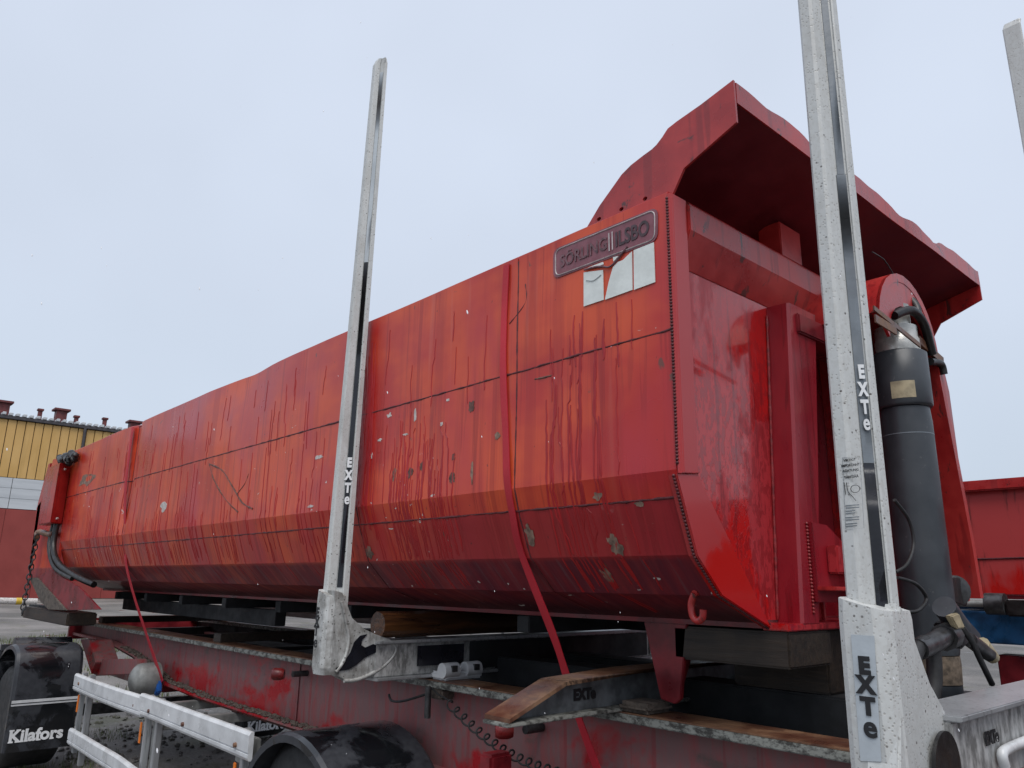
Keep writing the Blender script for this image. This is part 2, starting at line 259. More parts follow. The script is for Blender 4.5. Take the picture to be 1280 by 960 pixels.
# ------------------------------------------------------------------ mesh helpers
class MB:
    def __init__(s): s.v = []; s.f = []; s.soft = False
    def poly(s, pts): i = len(s.v); s.v += [Vector(p) for p in pts]; s.f.append(list(range(i, i+len(pts)))); return s
    def box(s, x0, x1, y0, y1, z0, z1):
        i = len(s.v); s.v += [Vector((a, b, c)) for c in (z0, z1) for b in (y0, y1) for a in (x0, x1)]
        s.f += [[i+k for k in q] for q in ((0, 2, 3, 1), (4, 5, 7, 6), (0, 1, 5, 4), (2, 6, 7, 3), (0, 4, 6, 2), (1, 3, 7, 5))]; return s
    def obox(s, c, ax, ay, az):   # oriented box from centre and three half vectors
        c, ax, ay, az = map(Vector, (c, ax, ay, az)); i = len(s.v)
        s.v += [c+ax*a+ay*b+az*d for d in (-1, 1) for b in (-1, 1) for a in (-1, 1)]
        s.f += [[i+k for k in q] for q in ((0, 2, 3, 1), (4, 5, 7, 6), (0, 1, 5, 4), (2, 6, 7, 3), (0, 4, 6, 2), (1, 3, 7, 5))]; return s
    def prism(s, pts, d, holes=()):   # polygon (3D points) extruded by the vector d
        d = Vector(d); loops = [[Vector(p) for p in pts]]+[[Vector(p) for p in h] for h in holes]
        flat = [p for l in loops for p in l]; i = len(s.v); N = len(flat)
        s.v += flat+[p+d for p in flat]
        for t in tessellate_polygon(loops): s.f.append([i+k for k in t]); s.f.append([i+N+k for k in reversed(t)])
        o = 0
        for l in loops:
            L = len(l)
            for k in range(L): a, b = i+o+k, i+o+(k+1) % L; s.f.append([a, b, b+N, a+N])
            o += L
        return s
    def loft(s, rings, caps=True):
        i = len(s.v); n_ = len(rings[0])
        for r in rings: s.v += [Vector(p) for p in r]
        for a in range(len(rings)-1):
            for k in range(n_): b = i+a*n_; s.f.append([b+k, b+(k+1) % n_, b+n_+(k+1) % n_, b+n_+k])
        if caps: s.f.append(list(range(i+n_-1, i-1, -1))); e_ = i+(len(rings)-1)*n_; s.f.append(list(range(e_, e_+n_)))
        return s
    def tube(s, path, r, seg=8, wob=0):
        s.soft = True
        path = [Vector(p) for p in path]; rings = []; N = len(path); prev = None
        for k, p in enumerate(path):
            t = (path[min(k+1, N-1)]-path[max(k-1, 0)]).normalized()
            a = t.orthogonal().normalized() if prev is None else (prev-t*prev.dot(t)).normalized()
            prev = a; b = t.cross(a); rr = r[k] if isinstance(r, (list, tuple)) else r
            if wob: rr *= 1+wob*random.uniform(-1, 1)
            rings.append([p+(a*math.cos(q*2*math.pi/seg)+b*math.sin(q*2*math.pi/seg))*rr for q in range(seg)])
        return s.loft(rings)
    def lathe(s, c, axis, prof, seg=28):   # prof: list of (distance along axis, radius)
        s.soft = True
        c = Vector(c); t = Vector(axis).normalized(); a = t.orthogonal().normalized(); b = t.cross(a)
        return s.loft([[c+t*d+(a*math.cos(q*2*math.pi/seg)+b*math.sin(q*2*math.pi/seg))*max(r, 1e-4) for q in range(seg)] for d, r in prof])
    def ribbon(s, path, width, thick, side=Vector((1, 0, 0))):
        path = [Vector(p) for p in path]; rings = []
        for k, p in enumerate(path):
            t = (path[min(k+1, len(path)-1)]-path[max(k-1, 0)]).normalized(); sd_ = (side-t*side.dot(t)).normalized(); nn = t.cross(sd_)
            w = width[k] if isinstance(width, (list, tuple)) else width
            rings.append([p+sd_*w/2*a+nn*thick/2*b for a, b in ((-1, -1), (1, -1), (1, 1), (-1, 1))])
        return s.loft(rings)
    def build(s, name, mat, parent=None, bevel=0, smooth=True, seg=2):
        me = bpy.data.meshes.new(name); bm = bmesh.new(); vs = [bm.verts.new(p) for p in s.v]
        for f in s.f:
            try: bm.faces.new([vs[k] for k in f])
            except ValueError: pass
        bmesh.ops.remove_doubles(bm, verts=bm.verts, dist=1e-5)
        bmesh.ops.recalc_face_normals(bm, faces=bm.faces)
        if bevel:
            ed = [e for e in bm.edges if len(e.link_faces) == 2 and e.calc_face_angle(0) > .5]
            try: bmesh.ops.bevel(bm, geom=ed, offset=bevel, segments=seg, affect='EDGES', clamp_overlap=True)
            except Exception: pass
        for f in bm.faces: f.smooth = smooth
        if smooth:
            for e in bm.edges:
                if len(e.link_faces) == 2 and e.calc_face_angle(0) > (1.15 if s.soft else .24): e.smooth = False
        bm.to_mesh(me); bm.free(); return place(name, me, mat, parent)
def place(name, me, mat, parent=None):
    o = bpy.data.objects.new(name, me); COL.objects.link(o)
    me.materials.append(MATS[mat])
    if parent is not None:
        o.parent = parent; w = Vector((0, 0, 0)); p = parent
        while p is not None: w += p.location; p = p.parent
        o.location = -w
    return o
def empty(name, loc, label, cat, group=None):
    o = bpy.data.objects.new(name, None); COL.objects.link(o); o.location = loc; return tag(o, label, cat, group)
def tag(o, label, cat, group=None):
    o['label'] = label; o['category'] = cat
    if group: o['group'] = group
    return o
def kind(o, k): o['kind'] = k; return o
def text(body, name, mat, parent, origin, right, up_, size, bold=.02, depth=.0012, align='CENTER', sx=1.0, fit=None):
    cu = bpy.data.curves.new('t', 'FONT'); cu.body = body; cu.size = 1; cu.align_x = align; cu.align_y = 'CENTER'; cu.offset = bold; cu.extrude = depth/size; cu.resolution_u = 4
    t = bpy.data.objects.new('t', cu); COL.objects.link(t); dg = bpy.context.evaluated_depsgraph_get()
    me = bpy.data.meshes.new_from_object(t.evaluated_get(dg)); bpy.data.objects.remove(t); bpy.data.curves.remove(cu)
    r = Vector(right).normalized(); u = Vector(up_).normalized(); nrm = r.cross(u); M_ = Matrix((r*size*sx, u*size, nrm*size)).transposed().to_4x4(); M_.translation = Vector(origin)
    
    if fit:
        xs0 = [v.co.x for v in me.vertices]; M_ = M_ @ Matrix.Diagonal((fit/((max(xs0)-min(xs0))*size*sx), 1, 1, 1))
    me.transform(M_); me.name = name; me.materials.clear(); return place(name, me, mat, parent)
def stacked(word, mat, parent, top, pitch, right, up_, size, bold=.05, sx=1.0):
    for k, ch in enumerate(word): text(ch, 'letter', mat, parent, Vector(top)-Vector(up_)*(pitch*k-(.14*size if ch == 'e' else 0)), right, up_, size*(1.18 if ch == 'e' else 1), bold*(.45 if ch == 'e' else 1), sx=sx)
def lerp(a, b, t): return a+(b-a)*t
def rope(pts, n_=8):   # smooth Catmull-Rom path
    P = [Vector(p) for p in pts]; out = []
    for i in range(len(P)-1):
        p0, p1, p2, p3 = P[max(i-1, 0)], P[i], P[i+1], P[min(i+2, len(P)-1)]
        for k in range(n_):
            t = k/n_; out.append(.5*((2*p1)+(p2-p0)*t+(2*p0-5*p1+4*p2-p3)*t*t+(3*p1-p0-3*p2+p3)*t**3))
    return out+[P[-1]]

# ================================================================== GROUND
g = MB(); R_ = 700
def gz(x, y): return .05*noise.noise(Vector((x*.25, y*.25, 0))) if -40 < x < 10 and -10 < y < 30 else 0
xs = [-R_, -200, -90]+[-40+k*1.0 for k in range(0, 51)]+[40, 150, R_]; ys = [-R_, -150, -50]+[-10+k*1.0 for k in range(41)]+[60, 150, R_]
idx = {}
for i, a in enumerate(xs):
    for j, b in enumerate(ys): idx[i, j] = len(g.v); g.v.append(Vector((a, b, gz(a, b)-.03)))
for i in range(len(xs)-1):
    for j in range(len(ys)-1): g.f.append([idx[i, j], idx[i+1, j], idx[i+1, j+1], idx[i, j+1]])
kind(g.build('ground', 'wet_gravel'), 'structure')

# ================================================================== FACTORY
BX = -70.0
fb = empty('factory_hall', (BX, 12, 0), 'long factory hall clad in yellow, white and red bands with roof vents', 'building')
MB().box(BX-30, BX-.12, -24, 46, -.1, 13.3).build('core', 'roof_dark', fb)
for k in range(112):
    y = -24+k*.62
    MB().box(BX-.10, BX+.02+.02*(k % 2), y+.03, y+.60, 9.0, 13.45).build('yellow_panel', 'yellow_cladding', fb, .02, seg=1)
for k in range(18):
    y = -24+k*3.9
    for q in range(3): MB().box(BX-.10, BX+.05, y+.02, y+3.88, 6.65+q*.78, 6.65+q*.78+.76).build('white_panel', 'white_cladding', fb)
for k in range(28):
    y = -24+k*2.5; MB().box(BX-.10, BX+.07, y+.012, y+2.488, 0, 6.6).build('red_panel', 'red_cladding', fb)
MB().box(BX-30, BX+.25, -24.2, 46.2, 13.48, 13.75).build('roof_edge', 'roof_dark', fb, .03)
for k in range(150):
    y = -24+k*.467; MB().box(BX-.5, BX+.3, y, y+.25, 13.76, 13.98).build('roof_rib', 'white_cladding', fb, .03, seg=1)
for yv, w, hh in ((-6, .8, .9), (3, .5, .8), (9.9, .8, .95), (12.5, .3, .75), (14.0, .8, .95), (15.2, .3, .6), (17.4, .3, .75), (19.8, .8, .8), (22.2, .35, .75), (27, .8, .9), (33, .5, .8)):
    vt = MB().box(BX-2-w/2, BX-2+w/2, yv-w/2, yv+w/2, 13.75, 14.05+hh).build('roof_vent', 'vent_red', fb, .02)
    MB().box(BX-2-w*.75, BX-2+w*.75, yv-w*.75, yv+w*.75, 14.06+hh, 14.06+hh+.18).build('vent_cap', 'vent_red', vt, .02)
MB().tube([(BX+.25, 15.5, 13.5), (BX+.25, 15.5, 0)], .12, 8).build('downpipe', 'roof_dark', fb)

# barrier boom far left, railing behind
bb = empty('barrier_boom', (-24, 3, 0), 'pale steel barrier boom with yellow band before the red wall', 'barrier')
p0, p1 = oX(-60, 750, -24), oX(46, 752, -24)
MB().tube([p0, p1], .085, 12).build('boom', 'pale_plank', bb)
t_ = lerp(p0, p1, .74); MB().tube([t_, t_+Vector((0, .13, 0))], .09, 12).build('band', 'yellow_paint', bb)
MB().box(p0.x-.1, p0.x+.1, p0.y-.1, p0.y+.1, -.05, p0.z+.15).build('post', 'dark_steel', bb, .01)
rl = empty('steel_railing', (-14, 17, 0), 'dark steel railing standing far behind the trailer, seen beneath the body', 'railing')
for k in range(12): MB().box(-24+k*1.6-.03, -24+k*1.6+.03, 16.97, 17.03, -.05, 1.45).build('post', 'dark_steel', rl)
for z in (.55, 1.0, 1.42): MB().box(-24.1, -6.3, 16.955, 16.968, z-.025, z+.025).build('rail', 'dark_steel', rl)

# ================================================================== LOG TRAILER
tr = empty('log_trailer', (-4, 3.13, 0), 'red log trailer frame with white stakes and black mudguards', 'trailer')
YC = 3.13
# --- rails
for sgn in (-1, 1):
    yw = YC+sgn*.64; yo = yw+sgn*.09; yi = yw-sgn*.09; y0, y1 = min(yo, yi), max(yo, yi)
    low = [(-9.95, 1.05), (-8.6, 1.04), (-7.79, .97), (-7.32, .90), (-6.89, .825), (-6.1, .795), (-4.5, .79), (1.2, .775)]
    web = [(-9.95, 1.155)]+low+[(1.2, 1.155)]
    rail = MB().prism([(a, yw-.008, b) for a, b in web], (0, .016, 0)).build('chassis_rail', 'dusty_red_frame' if sgn < 0 else 'dark_shaded_beam', tr)  # far rail coloured dark to carry the shade under the body
    for a0, a1 in ((-9.97, -5.6), (-5.59, 1.22)):
        MB().box(a0, a1, y0, y1, 1.15, 1.180).build('top_flange', 'flange_edge', rail, .004)
        MB().box(a0, a1, y0+.006, y1-.006, 1.181, 1.186).build('flange_scale', 'rusty_steel', rail)
    bf = MB()
    for (a0, b0), (a1, b1) in zip(low[:-1], low[1:]):
        bf.prism([(a0, y0, b0), (a1, y0, b1), (a1, y0, b1-.025), (a0, y0, b0-.025)], (0, y1-y0, 0))
    bf.build('bottom_flange', 'dusty_red_frame', rail)
    if sgn < 0:
        md = MB()
        for k in range(1500):
            xx = random.uniform(-8.2, -3.6); zz = [lerp(b0, b1, (xx-a0)/(a1-a0)) for (a0, b0), (a1, b1) in zip(low[:-1], low[1:]) if a0 <= xx <= a1][0]
            r_ = random.uniform(.005, .015); c_ = Vector((xx, yw-random.uniform(.012, .085), zz+r_*.4))
            md.lathe(c_, (random.uniform(-.4, .4), random.uniform(-.4, .4), 1), [(-r_*.6, r_*.5), (0, r_), (r_*.6, r_*.45)], 6)
        kind(md.build('caked_mud', 'mud', rail), 'stuff')
for x in (-9.5, -8.2, -6.4, -4.6, -2.6, -.9, .8): MB().box(x-.05, x+.05, YC-.62, YC+.62, .92, 1.10).build('cross_member', 'dark_shaded_beam', tr, .006)
MB().box(-4.9, 1.0, YC-.28, YC-.10, 1.08, 1.27).build('inner_rail', 'dark_shaded_beam', tr, .008)
MB().box(-4.9, 1.0, YC+.16, YC+.34, 1.08, 1.27).build('inner_rail', 'dark_shaded_beam', tr, .008)
MB().box(-7.4, 1.0, 2.62, 3.64, 1.05, 1.075).build('shade_deck', 'dark_shaded_beam', tr)  # dark sheet added between the rails to deepen the underbody shade
MB().box(-9.99, -9.93, 2.36, 3.9, .98, 1.20).build('end_beam', 'dark_red_steel', tr, .006)
# marker lamps on the web
for px, py in ((362, 843), (652, 913)):
    c_ = oY(px, py, 2.36); lm = MB().lathe(c_, (0, -1, 0), [(-.12, .018), (-.02, .018)], 12).build('marker_lamp', 'dark_steel', tr)
    MB().lathe(c_+Vector((-.03, -.02, 0)), (-.6, -.8, 0), [(0, .028), (.02, .036), (.06, .036), (.075, .028)], 16).build('lens', 'red_lens', lm)
# vertical plate joint
pj_ = oY(375, 845, 2.48); MB().box(pj_.x-.003, pj_.x+.003, 2.476, 2.481, .70, 1.15).build('plate_joint', 'weld_bead', tr)

# --- stakes and bunks
def stake(parent, xs_, y_out, y_in, ztop, zbot=1.26, mirror=False, strip_tone='black_strip', words=True):
    s = 1 if not mirror else -1
    rings = []
    for t in (0, .25, .5, .75, .99, 1.0):
        z = lerp(zbot, ztop, t); o = lerp(0, .08, t); ii = lerp(0, .03, t); w = .086; k_ = .010 if t == 1 else 0
        yo, yi = y_out+s*(o+k_), y_in+s*(ii-k_); xa, xb = xs_+(.085-w)*.3+k_, xs_+(.085-w)*.3+w-k_
        b = .016
        dy = yi-yo
        h_ = dy/.1; kx = 0 if t < 1 else -.012
        P = [(xa+.008, yo), (xa+.034, yo), (xa+.043, yo+.006*h_), (xa+.052, yo+.036*h_), (xa+.0535, yo+.042*h_), (xa+.0500, yo+.046*h_), (xa+.0735, yo+.071*h_), (xa+.078, yo+.068*h_), (xa+.082+kx, yo+.072*h_), (xa+.086+kx, yo+.096*h_), (xa+.080+kx, yi), (xa+.006, yi), (xa, yi-.008*h_), (xa, yo+.010*h_)]
        rings.append([(a, b_, z) for a, b_ in P])
    MB().loft(rings).build('stake', 'pitted_white_aluminium', parent)
    # strip lying in the groove
    def gp(z, f, lift=.006):
        t = (z-zbot)/(ztop-zbot); yo = y_out+s*lerp(0, .08, t); yi = y_in+s*lerp(0, .03, t); h_ = (yi-yo)/.1; return Vector((xs_+.0500+.0235*f+lift*.73, yo+(.046+.025*f)*h_-lift*.68*s, z))
    return gp
def strip(parent, gp, z0, z1, mat, f0=.10, f1=.88):
    r = MB(); N = 6
    for k in range(N):
        za, zb = lerp(z0, z1, k/N), lerp(z0, z1, (k+1)/N)
        r.loft([[gp(z, f0, -.002), gp(z, f0, .003), gp(z, f1, .003), gp(z, f1, -.002)] for z in (za, zb)], caps=(k in (0, N-1)))
    return r.build('groove_strip', mat, parent)
def bunk(xa, ztopn, ztopf, name='bunk', beam_mat='mottled_galvanised', zb=1.195, zt=1.375):
    # cross beam: hollow box section with lips, running under the load
    x0, x1 = xa-.005, xa+.125
    b = MB().box(x0+.01, x1-.012, 2.1, 4.16, zb+.015, zt-.016).build(name, beam_mat, tr, .004)
    MB().box(x0-.01, x1+.012, 2.1, 4.16, zt-.015, zt).build('beam_lip', 'brushed_grey_aluminium', b, .003)
    MB().box(x0-.01, x1+.014, 2.1, 4.16, zb, zb+.014).build('beam_lip', 'brushed_grey_aluminium', b, .003)
    return b
def foot(parent, xa, px_web, X, mat='grimy_white_casting', zt=1.61, thick=.075, zlow=1.235, ysl=1.915):
    # sleeve round the stake with a sloping rim, and the curved web under it
    rings = []
    for z, g_, tilt in ((zlow, .012, 0), (zlow+.03, .018, 0), (zt-.05, .016, 0), (zt, .014, .03), (zt+.001, .002, .03)):
        a, b = xa-g_, xa+.085+g_; y0, y1 = 1.85-g_, ysl+g_
        P = [(a+.02, y0), (b-.03, y0), (b-.008, y0+.012), (b, y0+.04), (b, y1), (a, y1), (a, y0+.03), (a+.006, y0+.008)]
        rings.append([(p, q, z-tilt*(p-a)/(b-a)) for p, q in P])
    sl_ = MB().loft(rings).build('socket', mat, parent)
    pts = [oX(px, py, X) for px, py in px_web]
    MB().prism(pts, (-thick, 0, 0)).build('web', mat, parent, .012, seg=3)
    return sl_
# left bunk
bl = bunk(-3.39, 4.4, 4.5)
gp = stake(bl, -3.39, 1.85, 1.95, 4.54)
strip(bl, gp, 1.62, 3.28, 'black_strip'); strip(bl, gp, 3.281, 4.45, 'decal_grey')
zz = oX(439, 578, -3.3).z
stacked('EXTe', 'lettering_white', bl, gp(zz, .5, .0085), .062, (.68, .73, 0), (0, 0, 1), .062, .06, .72)
foot(bl, -3.39, [(418, 738), (428, 741), (433, 752), (440, 772), (455, 786), (470, 793), (487, 799), (497, 806), (498, 815), (492, 825), (478, 838), (460, 848), (440, 854), (424, 846)], -3.285)
rim = rope([oX(a, b, -3.283) for a, b in ((430, 851), (445, 850), (465, 842), (480, 832), (492, 819), (494, 809), (488, 803))], 5); MB().tube(rim, .009, 8).build('web_rim', 'grimy_white_casting', bl)
rim = rope([oX(a, b, -3.283) for a, b in ((427, 752), (432, 775), (436, 800), (430, 825), (420, 840))], 5); MB().tube(rim, .008, 8).build('web_rib', 'grimy_white_casting', bl)
sw = [(475, 465), (520, 430), (552, 380), (570, 330), (600, 298), (635, 290), (610, 320), (604, 345), (625, 358), (665, 340), (738, 368), (670, 385), (620, 410), (580, 445), (540, 468), (500, 474)]
MB().prism([oX(300+a/4, 720+b/4, -3.284) for a, b in sw], (.004, 0, 0)).build('swoosh_emblem', 'black_strip', bl)
for k, (ch, py) in enumerate(zip('EXTe', (766, 778, 789, 803))):
    c_ = oY(397-k*.8, py, 1.833); text(ch, 'letter', 'lettering_black', bl, c_, (1, 0, 0), (0, 0, 1), .058 if ch != 'e' else .07, .05 if ch != 'e' else .025)
MB().box(-3.262, -3.258, 2.33, 2.62, 1.25, 1.345).build('dark_label', 'black_strip', bl)
MB().box(-3.262, -3.2575, 2.66, 4.12, 1.22, 1.355).build('dark_label', 'dark_shaded_beam', bl)
cl = MB().box(-3.27, -3.15, 2.42, 2.66, 1.187, 1.225).build('clamp', 'clean_white_metal', bl, .01)
for yy in (2.46, 2.60):
    MB().tube([(-3.17, yy-.045, 1.232), (-3.17, yy+.045, 1.232)], .036, 14).build('clamp_jaw', 'clean_white_metal', cl)
    MB().box(-3.155, -3.128, yy-.012, yy+.02, 1.228, 1.256).build('clamp_slot', 'dark_steel', cl)
MB().box(-3.25, -3.15, 2.40, 2.52, 1.10, 1.15).build('clamp_block', 'mud', bl, .01); MB().tube([(-3.2, 2.36, 1.02), (-3.2, 2.36, 1.16)], .016).build('bolt', 'dark_steel', bl)
gp = stake(bl, -3.39, 4.41, 4.31, 4.5, mirror=True)
MB().box(-3.40, -3.28, 4.16, 4.42, 1.2, 1.6).build('socket', 'grimy_white_casting', bl, .02)
# right bunk
br = bunk(-.87, 4.6, 4.6, zb=1.12, zt=1.36)
gp = stake(br, -.875, 1.85, 1.955, 4.60)
strip(br, gp, 1.60, 1.95, 'black_strip'); strip(br, gp, 1.951, 2.75, 'grey_strip'); strip(br, gp, 2.751, 3.9, 'grey_strip', .2, .8)
zz = oX(1090, 466, -.79).z
stacked('EXTe', 'lettering_white', br, gp(zz, .5, .0085), .046, (.68, .73, 0), (0, 0, 1), .048, .05, .62)
foot(br, -.875, [(1124, 752), (1135, 772), (1150, 815), (1163, 852), (1180, 884), (1188, 905), (1180, 950), (1160, 1010), (1125, 1010)], -.775, 'pitted_white_aluminium', zt=1.63, zlow=1.16, ysl=1.965)
lb = [oY(a, b, 1.832) for a, b in ((1064, 793), (1093, 795), (1102, 952), (1076, 951))]
MB().prism(lb, (0, -.0016, 0)).build('decal', 'decal_grey', br)
for ch, py, px in zip('EXTe', (833, 857, 884, 915), (1080, 1082, 1085, 1088)):
    text(ch, 'letter', 'lettering_black', br, oY(px, py, 1.829)+Vector((0, 0, .009 if ch == 'e' else 0)), (1, 0, .0), (0, 0, 1), .050 if ch != 'e' else .064, .06 if ch != 'e' else .028)
# instruction sticker on the stake: small print
def sy(px, py): p = oY(px, py, 1.86); return p
def stake_face(px, py):
    z = oY(px, py, 1.86).z; t = (z-1.26)/(4.6-1.26); return oY(px, py, 1.85+.08*t-.0012)
for wd, px, py, sz in (('VIKTIGT', 1062, 575, .0082), ('IMPORTANT', 1063, 581.5, .0082), ('ACHTUNG', 1063, 588, .0082), ('TÄRKEÄÄ', 1064, 596, .0082)):
    text(wd, 'sticker_word', 'lettering_black', br, stake_face(px, py), (1, 0, 0), (0, 0, 1), sz, .02, .0004)
fr = MB(); q = [stake_face(a, b) for a, b in ((1053, 572), (1075, 572), (1080, 660), (1057, 661))]
fr.tube(q+[q[0]], .0005, 4); fr.build('sticker_frame', 'grey_strip', br)
em = MB(); c_ = stake_face(1069, 611); em.tube([c_+Vector((math.cos(a)*.011, 0, math.sin(a)*.009)) for a in [k*2*math.pi/20 for k in range(21)]], .0008, 4)
em.tube(rope([stake_face(1058, 603), stake_face(1060, 614), stake_face(1065, 620), stake_face(1070, 626)]), .0008, 4); em.tube([stake_face(1055, 603), stake_face(1057, 618)], .0008, 4); em.build('sticker_emblem', 'lettering_black', br)
for py in (632, 635, 639, 642, 647, 650, 655, 658):
    a, b = stake_face(1057, py), stake_face(1069+(py % 3)*2.5, py-1); MB().ribbon([a, b], .0022, .0004, Vector((0, 0, 1))).build('sticker_line', 'grey_strip', br)
# round cut-out, handle and lettering on the right bunk beam
cutc = oX(1187, 958, -.754); MB().lathe(cutc, (1, 0, 0), [(-.01, .075), (-.0015, .075)], 30).build('cut_out', 'grease_black', br)
text('EXTe', 'beam_lettering', 'lettering_black', br, oX(1240, 922, -.752), (0, 1, 0), (0, 0, 1), .042, .05)
hp = [oX(a, b, -.74) for a, b in ((1256, 958), (1253, 942), (1264, 934), (1283, 926), (1330, 905))]
MB().tube(rope(hp, 5), .013, 10).build('handle', 'clean_white_metal', br)
rd = [oX(a, b, -.749) for a, b in ((1235, 873), (1300, 851), (1300, 859), (1212, 888))]
# far stakes of the front bunk
gp = stake(br, -.87, 4.42, 4.315, 4.6, mirror=True)
MB().box(-.88, -.77, 4.16, 4.43, 1.2, 1.6).build('socket', 'grimy_white_casting', br, .02)
# tapered support beam between the bunks
web = [(1.84, 1.20), (2.11, 1.298), (2.5, 1.315), (3.76, 1.315), (4.15, 1.298), (4.43, 1.20)]
sb = MB().prism([(-2.10, a, b) for a, b in web], (.012, 0, 0)).build('support_beam', 'grey_beam_paint', tr)
tf = MB()
for (a0, b0), (a1, b1) in zip(web[:-1], web[1:]): tf.prism([(-2.165, a0, b0), (-2.165, a1, b1), (-2.165, a1, b1+.014), (-2.165, a0, b0+.014)], (.13, 0, 0))
tf.build('top_flange', 'rusty_steel', sb); MB().box(-2.165, -2.035, 1.83, 4.43, 1.186, 1.199).build('bottom_flange', 'flange_edge', sb, .003)
text('EXTe', 'beam_lettering', 'lettering_black', sb, oX(731, 868, -2.085), (0, 1, 0), (0, 0, 1), .052, .06)
MB().box(-2.2, -2.0, 2.52, 2.66, 1.09, 1.15).build('clamp_block', 'mud', sb, .015); MB().box(-2.05, -1.9, 2.40, 2.56, 1.188, 1.225).build('clamp', 'mud', sb, .015)

# --- coil cable, loose wire
a, b = oY(560, 878, 2.33), oY(705, 968, 2.36); hx = []
N = 14; ax_ = (b-a); 
for k in range(N*14+1):
    t = k/(N*14); q = t*N*2*math.pi; sag = Vector((0, 0, -.05*math.sin(math.pi*t))); hx.append(a+ax_*t+sag+Vector((math.cos(q)*.012, math.cos(q)*.016, math.sin(q)*.017)))
MB().tube([oY(537, 858, 2.38), oY(548, 868, 2.36)]+hx, .0042, 6).build('coil_cable', 'black_rubber', tr)
MB().tube(rope([oY(486, 868, 2.34), oY(490, 876, 2.34), oY(505, 876, 2.34), oY(532, 868, 2.38)]), .006, 6).build('loose_wire', 'black_rubber', tr)

# --- mudguards, wheels, flaps
def wheel(xc, y0, y1, r=.47, part=None):
    w_ = MB().lathe((xc, y0, r), (0, 1, 0), [(0, .28), (.0, r-.06), (.03, r-.01), (.06, r), (y1-y0-.06, r), (y1-y0-.03, r-.01), (y1-y0, r-.06), (y1-y0, .28)], 36).build('wheel', 'black_rubber', tr)
    MB().lathe((xc, y0+.02, r), (0, 1, 0), [(0, .27), (.05, .24), (.07, .12), (.03, .10), (.02, .02)], 28).build('rim', 'grey_tank', w_); return w_
def arch(xc, y0, y1, r, zc, a0, a1, lip=.035, name='mudguard'):
    rings = []; N = 22
    for k in range(N+1):
        t = rad(lerp(a0, a1, k/N)); cx, cz = math.cos(t), math.sin(t)
        P = [(y0, r-lip*1.3), (y0, r-.012), (y0+.02, r), (y1-.02, r), (y1, r-.012), (y1, r-.03), (y1-.02, r-.02), (y0+.03, r-.02)]
        rings.append([(xc+cx*q, p, zc+cz*q*(1.0)) for p, q in P])
    return MB().loft(rings).build(name, 'wet_black_plastic', tr)
wheel(-3.55, 1.90, 2.28); wheel(-3.55, 3.98, 4.36)
arch(-3.55, 1.84, 2.40, .56, .40, 8, 168); arch(-3.55, 3.86, 4.42, .56, .40, 8, 168)
wheel(-2.15, 1.90, 2.28); wheel(-2.15, 3.98, 4.36); arch(-2.12, 2.02, 2.45, .50, .40, 8, 168); arch(-2.15, 3.86, 4.42, .53, .40, 8, 168)
DX = -8.0
def flap_guard(xf, y0, y1, ztop, zlow, letters=True):
    prof = [(xf, zlow), (xf+.005, zlow+.28), (xf+.0, ztop-.20), (xf-.03, ztop-.07), (xf-.10, ztop-.01), (xf-.30, ztop+.02), (xf-.55, ztop-.02), (xf-.8, ztop-.14)]
    P = rope([(a, 0, b) for a, b in prof], 5); t = .018
    rings = []
    for k, p in enumerate(P):
        d_ = (P[min(k+1, len(P)-1)]-P[max(k-1, 0)]).normalized(); nn = Vector((-d_.z, 0, d_.x))*-1
        pin = -nn*t
        rings.append([p+Vector((0, y0, 0))-nn*.03, p+Vector((0, y0+.004, 0)), p+Vector((0, y0+.03, 0))+nn*.012, p+Vector((0, y1-.03, 0))+nn*.012, p+Vector((0, y1-.004, 0)), p+Vector((0, y1, 0))-nn*.03, p+Vector((0, y1-.02, 0))-nn*.012, p+Vector((0, y0+.02, 0))-nn*.012])
    o = MB().loft(rings).build('mudguard', 'wet_black_plastic', tr)
    zs = oX(45, 877, xf).z
    MB().box(xf+.016, xf+.022, y0+.012, y1-.012, zs-.022, zs+.022).build('white_strip', 'clean_white_metal', o)
    MB().box(xf+.018, xf+.0245, y0+.01, y1-.01, zs-.006, zs+.000).build('strip_groove', 'black_strip', o)
    if letters: kil(o, xf+.021, y0, y1, oX(45, 918, xf).z)
    return o
def kil(o, X, y0, y1, z):
    w_ = y1-y0; size = w_*.25
    t = text('Kilafors', 'lettering', 'lettering_white', o, (X, y0+w_*.445, z), (0, 1, 0), (0, 0, 1), size, .035, .001)
    ys_ = [v.co.y for v in t.data.vertices]; ya, yb = min(ys_), max(ys_); zs_ = [v.co.z for v in t.data.vertices]; z0 = min(zs_)+.006; z1 = max(zs_)
    L = yb-ya
    for f, zz_, hw in ((.035, z0, .05), (.035, z1, .05), (.155, z0, .045), (.155, z1, .045), (.235, z0, .04), (.313, z0, .04), (.313, z1, .03), (.545, z0, .045), (.79, z0, .045)):
        MB().box(X-.001, X+.0012, ya+L*f-hw*L*.9, ya+L*f+hw*L*.9, zz_-.006 if zz_ == z0 else zz_-.012, zz_+.006 if zz_ == z0 else zz_).build('serif', 'lettering_white', o)
y0_, y1_ = oX(4, 925, DX).y, oX(86, 925, DX).y
flap_guard(DX, y0_, y1_+.03, oX(50, 812, DX).z, oX(45, 937, DX).z)
MB().tube([oX(55, 801, DX-.9)+Vector((0, -.25, -.06)), oX(88, 801, DX-.9)+Vector((0, .0, -.06))], .10, 20).build('mudguard_roll', 'wet_black_plastic', tr)
MB().box(DX-1.0, DX-.85, y0_-.02, y1_+.06, .45, 1.02).build('mudguard', 'wet_black_plastic', tr, .05, seg=4)
fo = flap_guard(DX-.01, oX(306, 908, DX).y-.03, oX(306, 908, DX).y+.55, .80, .2, False)
